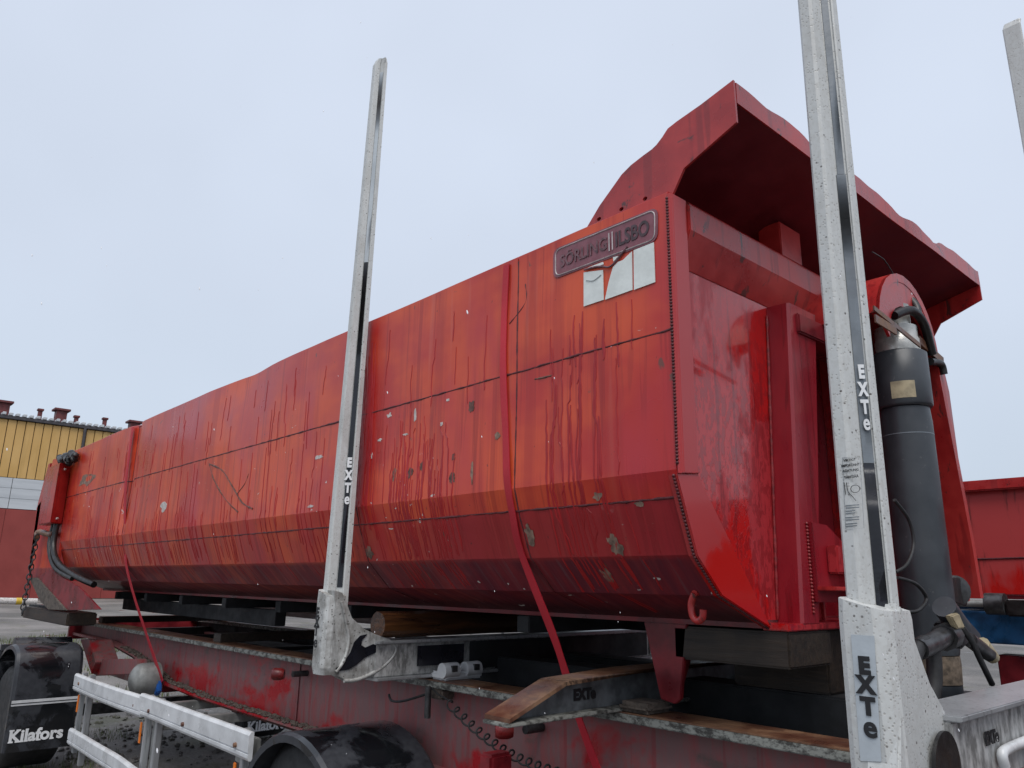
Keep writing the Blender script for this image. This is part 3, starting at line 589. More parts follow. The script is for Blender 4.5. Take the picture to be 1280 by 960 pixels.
fo2 = kil(fo, DX+.012, oX(306, 908, DX).y-.01, oX(306, 908, DX).y+.52, oX(330, 907, DX).z)
wheel(DX-.55, y0_+.05, y1_, .43); wheel(DX-.55, 3.85, 4.25, .43)
# dolly frame, air tank
dz = oY(140, 836, 2.3)
MB().prism([oY(a, b, 2.25) for a, b in ((117, 824), (172, 824), (172, 843), (117, 845))], (0, .08, 0)).build('dolly_beam', 'dusty_red_frame', tr, .008)
MB().prism([oY(a, b, 2.2) for a, b in ((100, 799), (112, 800), (120, 828), (114, 843))], (0, .2, 0)).build('dolly_arm', 'dusty_red_frame', tr, .006)
MB().box(-9.2, -7.2, 2.5, 3.8, .70, .78).build('dolly_plate', 'dark_red_steel', tr, .01)
MB().box(-8.6, -8.5, 1.9, 4.3, .38, .48).build('axle', 'dark_steel', tr, .01); MB().box(-3.6, -3.5, 2.2, 4.1, .42, .52).build('axle', 'dark_steel', tr, .01); MB().box(-2.2, -2.1, 2.2, 4.1, .42, .52).build('axle', 'dark_steel', tr, .01)
c_ = oY(171, 850, 2.22); MB().lathe((c_.x, 2.16, c_.z), (0, 1, 0), [(0, .02), (.01, .06), (.03, .095), (.06, .122), (.10, .13), (.22, .13), (.235, .02)], 32).build('air_tank', 'grey_tank', tr)
# --- side guard
sg = MB().box(-7.24, -7.20, 1.865, 1.90, .30, .90).build('side_guard', 'brushed_grey_aluminium', tr, .004)
for x in (-7.02, -5.62, -5.42, -4.12): MB().box(x-.02, x+.02, 1.866, 1.905, .24, .90).build('guard_post', 'brushed_grey_aluminium', sg, .004)
for x in (-7.13, -5.52, -4.10): MB().box(x-.07, x+.07, 1.907, 1.925, .28, .86).build('post_plate', 'grey_tank', sg, .004)
def grail(x0, x1, z0, z1, bulge, nm):
    rings = []
    for k in range(25):
        t = k/24; x = lerp(x0, x1, t); dy = -.02*noise.noise(Vector((x*.9, z0*3, 1)))+bulge*math.exp(-((t-.55)/.12)**2); dz_ = .012*noise.noise(Vector((x*.8, 4, z0)))
        P = [(1.845, z0), (1.835, z0+.015), (1.835, z0+.03), (1.842, z0+.034), (1.835, z0+.04), (1.835, z1-.015), (1.845, z1), (1.862, z1), (1.862, z0)]
        rings.append([(x, p+dy, q+dz_) for p, q in P])
    return MB().loft(rings).build(nm, 'clean_white_metal', sg)
grail(-7.36, -5.66, .755, .885, 0, 'guard_rail'); grail(-5.70, -4.0, .765, .90, 0, 'guard_rail'); grail(-7.30, -4.0, .355, .475, -.035, 'guard_rail')
for x in (-7.2, -6.3, -5.8, -5.5, -4.9, -4.15):
    for z in (.82,): MB().lathe((x, 1.84, z), (0, -1, 0), [(-.01, .014), (.008, .012), (.010, .004)], 10).build('rivet', 'rusty_steel', sg)
for x in (-7.24, -5.68, -4.18): MB().box(x-.014, x+.014, 1.858, 1.866, .60, .73).build('orange_marker', 'orange_reflector', sg, .003)
for x in (-6.2, -5.5, -4.3): MB().box(x-.04, x+.04, 1.93, 2.6, .70, .76).build('guard_arm', 'grey_tank', sg, .005)
# small red box on the frame and grass tuft bracket
c_ = oY(608, 948, 2.2); MB().box(c_.x-.05, c_.x+.03, 2.20, 2.32, c_.z-.12, c_.z+.015).build('bracket_box', 'dark_red_steel', tr, .012)

# ================================================================== TIPPER BODY
tb = empty('tipper_body', (-5.4, 3.19, 1.51), 'long red tipper body with faded dripping paint lying strapped on the trailer', 'tipper body')
YN, YF = 2.0, 4.38; XF, XR = -1.44, -9.36
prof = [(2.0, 2.97), (2.0, 2.48), (2.0, 2.005), (2.03, 1.90), (2.09, 1.745), (2.215, 1.62), (2.50, 1.525)]
def ppos(z):   # Y of the near side at height z
    for (a, b), (c, d) in zip(prof[:-1], prof[1:]):
        if d <= z <= b: return lerp(a, c, (b-z)/(b-d))
    return prof[-1][0]
def dent(x, z):
    v = .010*noise.noise(Vector((x*.9, 2, z*1.3)))+.004*noise.noise(Vector((x*3.1, 5, z*3.3)))
    v += .05*math.exp(-((x+7.22)/.10)**2)*max(0, min(1, (z-1.6)/.8))
    v += .012*math.exp(-((x+5.0)/.35)**2-((z-2.97)/.28)**2)
    return v
def ztopd(x): return -.012*math.exp(-((x+4.75)/.18)**2)+.003*noise.noise(Vector((x*1.3, 1, 1)))
def panel(x0, x1, za, zb, name, mat='faded_red_side', off=0.0, nx=None):
    pts = [(ppos(zb), zb)]; zs = [zb]
    z = zb
    while z-.045 > za+.01: z -= .045; zs.append(z)
    for (a, b) in prof:
        if za < b < zb: zs.append(b)
    zs.append(za); zs = sorted(set(round(q, 4) for q in zs), reverse=True)
    nx = nx or max(2, int((x1-x0)/.06)); mb = MB(); ids = {}
    for side in (0, 1):
        for i in range(nx+1):
            x = lerp(x0, x1, i/nx)
            for j, z in enumerate(zs):
                y = ppos(z)+off+dent(x, z)+side*.012; zz = z+(ztopd(x) if z > 2.9 else 0)
                ids[side, i, j] = len(mb.v); mb.v.append(Vector((x, y, zz)))
    nz = len(zs)-1
    for i in range(nx):
        for j in range(nz):
            mb.f.append([ids[0, i, j], ids[0, i+1, j], ids[0, i+1, j+1], ids[0, i, j+1]]); mb.f.append([ids[1, i, j], ids[1, i, j+1], ids[1, i+1, j+1], ids[1, i+1, j]])
    for i in range(nx):
        mb.f.append([ids[0, i, 0], ids[1, i, 0], ids[1, i+1, 0], ids[0, i+1, 0]]); mb.f.append([ids[0, i, nz], ids[0, i+1, nz], ids[1, i+1, nz], ids[1, i, nz]])
    for j in range(nz):
        mb.f.append([ids[0, 0, j], ids[0, 0, j+1], ids[1, 0, j+1], ids[1, 0, j]]); mb.f.append([ids[0, nx, j], ids[1, nx, j], ids[1, nx, j+1], ids[0, nx, j+1]])
    return mb.build(name, mat, tb)
G_ = .003
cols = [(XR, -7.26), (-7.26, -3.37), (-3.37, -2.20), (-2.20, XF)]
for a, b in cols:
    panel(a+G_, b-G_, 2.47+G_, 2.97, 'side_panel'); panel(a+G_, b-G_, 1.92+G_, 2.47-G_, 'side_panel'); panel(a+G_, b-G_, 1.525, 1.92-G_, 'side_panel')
def spt(x, z, lift=.004): return Vector((x, ppos(z)+dent(x, z)-lift, z))
for z in (2.47, 1.92):
    N = 240; MB().tube([spt(lerp(XR, XF, k/N), z+.0015*random.uniform(-1, 1), -.0015) for k in range(N+1)], .0045, 6, .45).build('weld_seam', 'weld_bead', tb)
for x in (-2.20, -3.37, -7.26):
    MB().tube([spt(x, lerp(1.56, 2.95, k/60), -.002) for k in range(61)], .0045, 6, .25).build('weld_seam', 'weld_bead', tb)
# top rim
MB().tube([(lerp(XR, XF, k/80), YN+.012+dent(lerp(XR, XF, k/80), 2.97), 2.965+ztopd(lerp(XR, XF, k/80))) for k in range(81)], .012, 8).build('top_rim', 'scuffed_red_paint', tb)
# floor, far side, inside of the body
MB().box(XR, XF-.03, 2.49, 3.89, 1.512, 1.53).build('floor', 'dark_red_steel', tb)
mir = [(2*3.19-a, b) for a, b in prof]
MB().prism([(XR, a, b) for a, b in mir]+[(XR, a-.012, b) for a, b in reversed(mir)], (XF-XR, 0, 0)).build('far_side', 'scuffed_red_paint', tb)
for x in (-8.6, -7.7, -6.8, -5.9, -5.0, -4.1, -2.6): MB().box(x-.04, x+.04, 2.42, 3.96, 1.44, 1.511).build('floor_bearer', 'dark_shaded_beam', tb, .004)  # bearers coloured near-black, underbody shadow included
for yy, za, xe in ((2.62, 1.33, -5.35), (3.66, 1.40, -1.7)): MB().box(-8.9, xe, yy-.04, yy+.04, za, 1.439).build('floor_runner', 'dark_shaded_beam', tb, .004)
# --- headboard
XB = -1.468
hbp = [(2.016, 2.95), (2.016, 2.01), (2.046, 1.91), (2.106, 1.757), (2.228, 1.634), (2.50, 1.540)]
pk = [(2.93, 1.532), (2.93, 2.70), (3.45, 2.70), (3.45, 1.532)]   # the pocket for the ram
MB().prism([(XB, a, b) for a, b in hbp+pk+[(6.38-a, b) for a, b in reversed(hbp)]], (-.014, 0, 0)).build('headboard', 'wet_red_paint', tb)
MB().box(-1.66, -1.645, 2.90, 3.48, 1.532, 2.75).build('pocket_back', 'deep_red_paint', tb)
for yy in (2.915, 3.453): MB().box(-1.644, -1.456, yy, yy+.012, 1.532, 2.72).build('pocket_side', 'wet_red_paint', tb)
for m_ in (0, 1):
    fy = (lambda y: y) if not m_ else (lambda y: 6.38-y)
    MB().prism([(a, fy(b), 1.991) for a, b in ((-1.440, 1.996), (-1.428, 1.999), (-1.422, 2.008), (-1.422, 2.088), (XB+.001, 2.088), (XB+.001, 2.02), (-1.44, 2.02))], (0, 0, .972)).build('corner_post', 'glossy_red_paint', tb, .003)
    gus = [oX(a, b, -1.424) for a, b in ((846, 592), (858, 640), (872, 695), (903, 745), (965, 786), (873, 592))]
    MB().prism([(p.x, fy(p.y), p.z) for p in gus], (-.035, 0, 0)).build('corner_gusset', 'glossy_red_paint', tb, .003)
# saw-tooth weld beads down the near corner
def beadline(pts, step=.011, r=.0065, mat='weld_bead', nm='corner_weld'):
    mb = MB(); P = [Vector(p) for p in pts]
    for a, b in zip(P[:-1], P[1:]):
        L = (b-a).length; n_ = max(1, int(L/step))
        for k in range(n_):
            c_ = lerp(a, b, (k+.5)/n_); d_ = (b-a).normalized(); mb.lathe(c_, d_, [(-step*.48, r*.45), (0, r), (step*.48, r*.5)], 6)
    return mb.build(nm, mat, tb)
beadline([(-1.438, 1.997, z) for z in (2.95, 2.5, 2.02)]); beadline([p+Vector((-.012, -.002, 0)) for p in gus[:5]])
beadline([oX(a, b, -1.422) for a, b in ((847, 591), (873, 591))], .012, .004, 'bright_red_bead')
# top beam with sloping return
MB().prism([(-1.412, 2.09, 2.85), (-1.412, 2.09, 2.945), (-1.425, 2.09, 2.965), (-1.55, 2.09, 2.965), (-1.55, 2.09, 2.90), (XB+.001, 2.09, 2.90), (XB+.001, 2.09, 2.725)], (0, 2.20, 0)).build('top_beam', 'scuffed_red_paint', tb, .004)
MB().prism([(-1.43, 2.76, 2.966), (-1.43, 2.93, 2.966), (-1.43, 2.93, 3.12), (-1.43, 2.76, 3.12)], (-.10, 0, 0)).build('canopy_bracket', 'scuffed_red_paint', tb, .004)
# bottom sill
MB().box(XB-.01, -1.375, 2.50, 3.88, 1.506, 1.530).build('bottom_sill', 'wet_red_paint', tb, .004)
# columns either side of the ram
for m_ in (0, 1):
    fy = (lambda y: y) if not m_ else (lambda y: 6.38-y)
    MB().loft([[(XB+.001, fy(ya), z), (-1.385, fy(ya+.004), z), (-1.375, fy(ya+.014), z), (-1.375, fy(yb-.012), z), (-1.385, fy(yb), z), (XB+.001, fy(yb), z)] for z, ya, yb in ((1.53, 2.59, 2.72), (2.0, 2.62, 2.80), (2.724, 2.67, 2.90))]).build('column', 'deep_red_paint', tb)
    MB().tube([(XB+.004, fy(lerp(2.585, 2.663, k/61)), 1.54+.0188*k) for k in range(62)], .006, 6, .4).build('column_weld', 'bright_red_bead', tb)
MB().box(-1.50, -1.36, 2.72, 3.66, 2.61, 2.69).build('cross_tie', 'dark_red_steel', tb, .006)
beadline([(-1.373, 2.672, 1.56), (-1.373, 2.672, 1.88)], .012, .007, 'bright_red_bead', 'bracket_weld')
# lower bracket with slotted block
br_ = MB().prism([(-1.374, 2.68, 1.88), (-1.374, 2.68, 1.60), (-1.374, 3.02, 1.60), (-1.374, 3.02, 1.77), (-1.374, 2.80, 1.875)], (.016, 0, 0)).build('bracket_plate', 'deep_red_paint', tb, .003)
MB().box(-1.374, -1.29, 2.685, 3.02, 1.640, 1.655).build('bracket_shelf', 'scuffed_red_paint', tb, .003)
blk = MB().box(-1.357, -1.315, 2.77, 2.93, 1.70, 1.80).build('slotted_block', 'wet_red_paint', tb, .006)
for z in (1.715, 1.745, 1.775): MB().box(-1.316, -1.3125, 2.82, 2.928, z, z+.013).build('slot', 'grease_black', blk)
# --- canopy over the headboard
out = [(-1.83, 2.985), (-1.765, 3.05), (-1.70, 3.10), (-1.655, 3.135), (-1.61, 3.155), (-1.55, 3.17), (-1.50, 3.18), (-1.465, 3.205), (-1.44, 3.228), (-1.40, 3.238), (-1.30, 3.255), (-1.17, 3.285)]
lowr = [(-1.168, 3.125), (-1.38, 3.045), (-1.432, 2.965), (-1.432, 2.93), (-1.83, 2.93)]
can = None
for m_ in (0, 1):
    y = 2.026 if not m_ else 4.354
    holes = [[(cx+.011*math.cos(q), y-.005, 2.995+.008*math.sin(q)) for q in [k*math.pi/4 for k in range(8)]] for cx in (-1.77, -1.66, -1.55)]
    MB().prism([(a, y-.005, b) for a, b in out+lowr], (0, .010, 0), holes).build('canopy_cheek', 'scuffed_red_paint', tb)
rings = []; LP = []; N = 60
for k in range(N+1):
    y = lerp(2.034, 4.346, k/N); wv = .022*noise.noise(Vector((0, y*2.6, 3)))+.012*noise.noise(Vector((0, y*7, 9))); wv -= .05*math.exp(-((y-2.63)/.10)**2)*.8+.035*math.exp(-((y-3.35)/.09)**2)+.03*math.exp(-((y-3.75)/.06)**2)
    wv *= min(1, (y-2.03)/.2, (4.35-y)/.12) if 2.034 < y < 4.346 else 0
    bx = .012*noise.noise(Vector((1, y*2, 0)))
    LP.append([(-1.168+bx*.3, y, 3.203), (-1.168, y, 3.28+wv), (-1.173, y, 3.28+wv), (-1.173+bx*.3, y, 3.203)])
    P = [(-1.175+bx*.3, 3.205), (-1.175, 3.277+wv), (-1.178, 3.277+wv), (-1.30, 3.252+wv*.5), (-1.44, 3.222), (-1.61, 3.15), (-1.80, 2.99), (-1.80, 2.97), (-1.60, 3.075), (-1.42, 3.145)]
    rings.append([(a, y, b) for a, b in P])
MB().loft(rings).build('canopy', 'canopy_sheet', tb); MB().loft(LP).build('canopy_lip', 'scuffed_red_paint', tb)
# --- hydraulic ram
cyX, cyY = -1.185, 3.19
def zc(py): return oY(1135, py, 3.19).z
hc = MB().lathe((cyX, cyY, 0), (0, 0, 1), [(zc(815), .088), (zc(800), .094), (zc(530), .094), (zc(512), .090)], 40).build('hydraulic_ram', 'cylinder_grey', tb)
MB().lathe((cyX, cyY, 0), (0, 0, 1), [(zc(511), .10), (zc(508), .105), (zc(443), .105), (zc(441), .098)], 40).build('collar', 'cylinder_grey', hc)
MB().lathe((cyX, cyY, 0), (0, 0, 1), [(zc(440), .084), (zc(424), .084), (zc(422), .080), (zc(408), .080), (zc(406), .060), (zc(380), .060)], 36).build('inner_stage', 'chrome_stage', hc)
MB().lathe((cyX, cyY, 0), (0, 0, 1), [(zc(850), .086), (zc(826), .089), (zc(816), .087)], 36).build('lower_ring', 'brown_ring', hc)
MB().lathe((cyX, cyY, 0), (0, 0, 1), [(zc(885), .07), (zc(882), .085), (zc(851), .085)], 36).build('base_cap', 'cylinder_grey', hc)
MB().lathe((cyX, cyY, 0), (0, 0, 1), [(zc(546), .0946), (zc(545), .0946)], 40).build('band_line', 'grey_strip', hc)
# paper label on the collar
lab = MB(); ang0 = math.atan2(-cyY, -cyX)
ps = [[(cyX+.106*math.cos(q), cyY+.106*math.sin(q), z) for q in [ang0+rad(d) for d in (-22, -10, 2, 14, 26)]] for z in (zc(503), zc(482))]
for k in range(4): lab.poly([ps[0][k], ps[0][k+1], ps[1][k+1], ps[1][k]])
lab.build('paper_label', 'beige_plug', hc)
# arched top guard and legs
ar = MB(); rings = []
AC = Vector((0, 3.17, 2.62)); 
pth = [(2.90, 1.95), (2.90, 2.60)]+[(3.19+.29*math.cos(t), 2.62+.29*math.sin(t)) for t in [math.pi-k*math.pi/14 for k in range(1, 14)]]+[(3.49, 2.60), (3.56, 2.2), (3.62, 1.85), (3.64, 1.62)]
for k, (y, z) in enumerate(pth):
    a, b = Vector(pth[max(k-1, 0)]), Vector(pth[min(k+1, len(pth)-1)]); d_ = (b-a).normalized(); nn = Vector((d_.y, -d_.x))*-1
    rings.append([(-1.56, y, z), (-1.13, y, z), (-1.13, y+nn.x*-.035, z+nn.y*-.035), (-1.56, y+nn.x*-.035, z+nn.y*-.035)])
MB().loft([r for r in rings[2:]]).build('ram_guard', 'scuffed_red_paint', tb)
fp = [(-1.132, y, z) for y, z in pth[2:16]]; inner = [(-1.132, 3.19+.20*math.cos(t), 2.60+.17*math.sin(t)) for t in [k*math.pi/10 for k in range(11)]]
MB().prism(fp+inner, (-.012, 0, 0)).build('guard_face', 'scuffed_red_paint', tb)
MB().tube(rope([(-1.13, 3.05, 2.70), (-1.10, 3.15, 2.74), (-1.10, 3.27, 2.71), (-1.11, 3.35, 2.60)]), .018, 10).build('top_hose', 'grease_black', tb)
MB().tube(rope([(-1.14, 3.28, 2.83), (-1.12, 3.27, 2.79), (-1.11, 3.25, 2.75)]), .016, 8).build('grease_smear', 'grease_black', tb)
MB().ribbon([oX(1092, 385, -1.06), oX(1150, 432, -1.06)], .018, .006, Vector((0, 0, 1))).build('rusty_link', 'rusty_steel', tb)
MB().ribbon([oX(1094, 398, -1.05), oX(1120, 414, -1.05)], .03, .006, Vector((0, 0, 1))).build('rusty_link', 'rusty_steel', tb)
MB().ribbon([oX(1148, 425, -1.12), oX(1178, 452, -1.12)], .035, .012, Vector((0, 0, 1))).build('rusty_clip', 'rusty_steel', tb)
MB().tube(rope([oX(1163, 452, -1.12), oX(1176, 455, -1.12), oX(1180, 468, -1.12)]), .016, 8).build('black_catch', 'grease_black', tb)
# wires by the ram
MB().tube(rope([oX(1118, 625, -1.04), oX(1136, 650, -1.04), oX(1142, 680, -1.04), (oX(1134, 705, -1.04)), oX(1120, 715, -1.06)]), .006, 6).build('wire', 'black_rubber', tb)
MB().tube(rope([oX(1122, 722, -1.04), oX(1145, 730, -1.02), oX(1158, 748, -1.02), oX(1148, 763, -1.02), oX(1130, 765, -1.04)]), .006, 6).build('wire', 'black_rubber', tb)
MB().tube(rope([oX(1090, 315, -1.2), oX(1105, 325, -1.2), oX(1116, 342, -1.2)]), .003, 5).build('wire', 'black_rubber', tb)
# far corner: flared side plate seen past the ram, knob
MB().prism([oX(a, b, -1.30) for a, b in ((1160, 446), (1178, 452), (1187, 490), (1198, 570), (1208, 650), (1186, 650), (1172, 545))], (-.03, 0, 0)).build('far_flare', 'scuffed_red_paint', tb, .004)
MB().prism([oX(a, b, -1.33) for a, b in ((1186, 650), (1209, 652), (1213, 752), (1196, 752))], (-.04, 0, 0)).build('far_foot', 'scuffed_red_paint', tb, .004)
c_ = oX(1190, 738, -1.2); MB().lathe(c_, (1, -1, 0), [(-.03, .06), (.03, .06), (.04, .03)], 18).build('pivot', 'dark_steel', tb)
MB().prism([oX(a, b, -1.16) for a, b in ((1184, 722), (1200, 722), (1211, 745), (1209, 758), (1188, 752))], (-.02, 0, 0)).build('pivot_plate', 'grease_black', tb, .004)
# --- name plate and stickers (near side)
def on(px, py, lift): p = oY(px, py, 2.0); return oY(px, py, 2.0+dent(p.x, p.z)-lift)
def pix(a, b): return (685+a*160/1097, 250+b*140/960)
def rrect(c, r, n_=5):   # round the corners of a quad in order
    out_ = []
    for k in range(4):
        p, a, b = c[k], c[k-1], c[(k+1) % 4]; u, w = (a-p).normalized()*r, (b-p).normalized()*r
        for q in range(n_+1): t = q/n_; out_.append(p+u*(1-t)**2+w*t**2)
    return out_
def quad(l, lift): return [on(*pix(*q), lift) for q in l]
outq = quad([(45, 425), (940, 55), (940, 345), (45, 680)], .004)
npl = MB().prism(rrect(outq, .035), (0, .003, 0)).build('name_plate', 'name_plate', tb)
inq = rrect(quad([(65, 432), (915, 84), (915, 335), (65, 655)], .0045), .028); MB().tube(inq+[inq[0]], .0028, 5).build('plate_border', 'plate_line', npl)
ux = (on(*pix(900, 200), .005)-on(*pix(150, 508), .005)).normalized(); ux = Vector((1, 0, ux.z*.0)).normalized()
ia = on(*pix(718, 292), .0055); wl = lambda a, b: abs(on(*pix(*a), .005).x-on(*pix(*b), .005).x)
text('ILSBO', 'plate_word', 'plate_letters', npl, ia, ux, (0, 0, 1), .080, .024, fit=wl((575, 300), (862, 240)))
ib = on(*pix(300, 455), .0055); text('SÖRLING', 'faded_word', 'faded_letters', npl, ib, ux, (0, 0, 1), .070, .012, fit=wl((105, 520), (500, 390)))
for a in (522, 550): MB().prism(quad([(a-5, 285-(a-522)*.4), (a+5, 281-(a-522)*.4), (a+9, 435-(a-522)*.4), (a-1, 440-(a-522)*.4)], .0055), (0, -.001, 0)).build('plate_bar', 'plate_line', npl)
for l in ([(305, 620), (470, 600), (475, 855), (305, 912)], [(556, 575), (600, 530), (640, 515), (718, 440), (722, 770), (487, 855), (520, 700)], [(733, 430), (905, 362), (917, 703), (736, 770)], [(340, 580), (470, 530), (475, 550), (420, 570)], [(556, 490), (605, 478), (560, 528)]):
    MB().prism(quad(l, .0045), (0, .003, 0)).build('sticker', 'white_sticker', tb)
MB().tube(rope(quad([(310, 600), (400, 575), (470, 570), (520, 575), (570, 540), (640, 450), (680, 400)], .006)), .004, 5).build('torn_edge', 'faded_letters', tb)
MB().tube(rope(quad([(325, 690), (390, 690), (455, 640)], .006)), .0012, 4).build('sticker_crease', 'grey_strip', tb)
# --- scratches, filler patches and chips on the side
def mark(pts, r, mat, nm, n_=5): MB().tube(rope([on(a, b, -.001) for a, b in pts], n_), r, 5, .5).build(nm, mat, tb)
mark([(262, 581), (268, 600), (282, 624), (298, 640)], .0045, 'scratch_dark', 'scratch'); mark([(262, 580), (278, 588), (292, 610), (303, 628), (316, 636)], .0055, 'scratch_dark', 'scratch'); mark([(296, 618), (306, 605), (311, 592)], .0035, 'scratch_dark', 'scratch')
mark([(669, 474), (680, 472), (691, 469)], .004, 'scratch_dark', 'scratch'); mark([(657, 355), (657, 378), (637, 405)], .0025, 'weld_bead', 'scratch')
def blob(px, py, rx, rz, mat, nm, Y=None, seed=0, n_=18):
    c_ = on(px, py, 0); pts = []
    for k in range(n_):
        q = k*2*math.pi/n_; f_ = .7+.6*noise.noise(Vector((math.cos(q)*1.6+seed*3.1, math.sin(q)*1.6, seed))); x = c_.x+math.cos(q)*rx*f_; z = c_.z+math.sin(q)*rz*f_; pts.append(spt(x, z, .0015))
    MB().prism(pts, (0, .004, 0)).build(nm, mat, tb)
for s_, (px, py, rx, rz, mt) in enumerate(((519, 519, .014, .035, 'chip_white'), (487, 519, .03, .014, 'chip_white'), (475, 550, .025, .01, 'chip_white'), (507, 543, .03, .009, 'chip_white'), (552, 530, .014, .012, 'chip_white'), (399, 571, .06, .016, 'chip_white'), (388, 633, .05, .008, 'chip_white'), (205, 633, .10, .045, 'chip_white'), (465, 570, .012, .02, 'chip_white'), (560, 500, .02, .008, 'chip_white'),
        (589, 508, .030, .032, 'scratch_dark'), (513, 592, .03, .03, 'scratch_dark'), (527, 583, .02, .028, 'scratch_dark'), (567, 572, .016, .02, 'scratch_dark'), (565, 598, .03, .03, 'scratch_dark'), (493, 592, .02, .045, 'filler_tan'), (590, 592, .012, .05, 'filler_tan'), (622, 545, .02, .02, 'filler_tan'), (108, 600, .35, .07, 'filler_tan'))): blob(px, py, rx, rz, mt, 'paint_chip' if mt == 'chip_white' else 'rust_mark', seed=s_+1)
def lowblob(px, py, rx, rz, mat, seed):
    # patch on the folded lower side: find the surface point along the pixel ray
    d = ray(px, py); t = 2.0/d.y
    for _ in range(30): p = C0+d*t; t = (ppos(p.z)+dent(p.x, p.z))/d.y
    c_ = C0+d*t; n_ = 20; pts = []
    for k in range(n_):
        q = k*2*math.pi/n_; f_ = .7+.6*noise.noise(Vector((math.cos(q)*1.6+seed*3.1, math.sin(q)*1.6, seed))); pts.append(spt(c_.x+math.cos(q)*rx*f_, c_.z+math.sin(q)*rz*f_, .002))
    ctr = spt(c_.x, c_.z, .002); mb = MB()
    for k in range(n_): mb.poly([ctr, pts[k], pts[(k+1) % n_]])
    mb.build('bare_patch', mat, tb)
lowblob(770, 682, .045, .05, 'filler_tan', 31); lowblob(662, 668, .03, .05, 'filler_tan', 32); lowblob(748, 620, .03, .018, 'filler_tan', 33); lowblob(800, 630, .025, .012, 'filler_tan', 34); lowblob(462, 690, .04, .04, 'filler_tan', 35); lowblob(760, 720, .03, .03, 'filler_tan', 36)
# wet runs of rusty water down the near side, too many and too thin to pick apart
rn = MB(); rr = random.Random(21)
def run_(x, z0, z1, w):
    z = z0; P = []; dx = 0
    while z > z1:
        P.append((x, z)); z -= rr.uniform(.012, .035); j = rr.random()
        x += rr.gauss(0, .0022) + (rr.choice((-1, 1))*rr.uniform(.006, .018) if j > .955 else 0)
    if len(P) < 4: return
    pts = [spt(a, b, .0006) for a, b in P]; rings = []; L = len(pts)
    for k, p in enumerate(pts):
        t = k/(L-1); ww = w*(.55+.45*min(1, t*5))*(1 if k < L-3 else 1.5-.4*(k-L+3)); ww *= rr.uniform(.85, 1.15)
        rings.append([p+Vector((-ww, 0, 0)), p+Vector((-ww*.5, -.0014, 0)), p+Vector((ww*.5, -.0014, 0)), p+Vector((ww, 0, 0)), p+Vector((0, .003, 0))])
    rn.loft(rings)
for k in range(46):   # clusters beside the left stake and by the strap
    x = rr.gauss(-2.95, .20); run_(x, rr.uniform(2.05, 2.40), rr.uniform(1.60, 1.78), rr.uniform(.0022, .0052))
for k in range(14):
    x = rr.uniform(-2.1, -1.66); run_(x, rr.uniform(2.2, 2.60), rr.uniform(1.54, 1.66), rr.uniform(.003, .0058))
for k in range(12):
    x = rr.uniform(-2.05, -1.60); run_(x, rr.uniform(2.50, 2.66), rr.uniform(2.30, 2.5), rr.uniform(.002, .006))
for k in range(120):
    x = rr.uniform(-8.9, -3.5); run_(x, rr.choice((2.46, 2.2, 2.1, 1.91)) + rr.uniform(-.1, .0), rr.uniform(1.62, 1.85), rr.uniform(.002, .0055))
for k in range(60):
    x = rr.uniform(-8.9, -2.3); z = rr.uniform(2.6, 2.9); run_(x, z, z-rr.uniform(.1, .4), rr.uniform(.0015, .004))
for k in range(24): x = rr.gauss(-3.33, .05); run_(x, rr.uniform(2.4, 2.95), rr.uniform(1.75, 2.2), rr.uniform(.003, .008))
kind(rn.build('wet_run', 'wet_run', tb), 'stuff')
# rope hook
d_ = Vector((0, -.03, 0)); hk = [oY(a, b, 2.20) for a, b in ((868, 742), (864, 755), (866, 770), (872, 776), (878, 772), (879, 762))]
MB().tube(rope(hk, 6), .012, 10).build('rope_hook', 'scuffed_red_paint', tb); MB().tube([hk[0], hk[0]+Vector((0, .14, .03))], .012, 8).build('hook_root', 'scuffed_red_paint', tb)
# pair of legs under the body
for m_ in (0, 1):
    fy = (lambda y: y) if not m_ else (lambda y: 6.38-y)
    P = [(-1.99, 1.511), (-1.79, 1.511), (-1.83, 1.245), (-1.855, 1.225), (-1.92, 1.235)]
    lg = MB().prism([(a, fy(2.50), b) for a, b in P], (0, .022 if not m_ else -.022, 0)).build('leg', 'dark_red_steel', tb, .003)
    MB().prism([(-1.90, fy(2.522), 1.511), (-1.90, fy(2.522), 1.24), (-1.90, fy(2.57), 1.24), (-1.90, fy(2.73), 1.511)], (.02, 0, 0)).build('leg_rib', 'dark_red_steel', lg)
# --- tail end
MB().prism([(XR, 2.0, 2.96), (-10.3, 2.0, 2.98), (-10.45, 2.0, 2.55), (-10.75, 2.0, 2.45), (-10.6, 2.0, 1.72), (-9.7, 2.0, 1.40), (-8.9, 2.0, 1.44), (XR+.05, 2.0, 1.70)], (0, .03, 0)).build('tail_frame', 'faded_red_side', tb)
MB().prism([(-10.5, 2.0, 2.95), (-10.72, 2.0, 2.5), (-10.6, 2.0, 1.6), (-10.5, 2.0, 1.6), (-10.55, 2.0, 2.5), (-10.4, 2.0, 2.95)], (0, 2.38, 0)).build('tailgate', 'scuffed_red_paint', tb)
MB().prism([(-9.34, 1.995, 2.19), (-9.22, 1.86, 2.19), (-9.8, 1.86, 2.19), (-9.85, 1.995, 2.19)], (0, 0, .63)).build('cover_box', 'scuffed_red_paint', tb, .008)
for z in (2.24, 2.76): MB().lathe((-9.28, 1.925, z), (.75, -.66, 0), [(-.01, .014), (.012, .012)], 8).build('cover_bolt', 'chip_white', tb)
MB().prism([oY(a, b, 1.97) for a, b in ((45, 722), (62, 712), (100, 735), (125, 762), (82, 763))], (0, .02, 0)).build('tail_gusset', 'dark_red_steel', tb, .004)
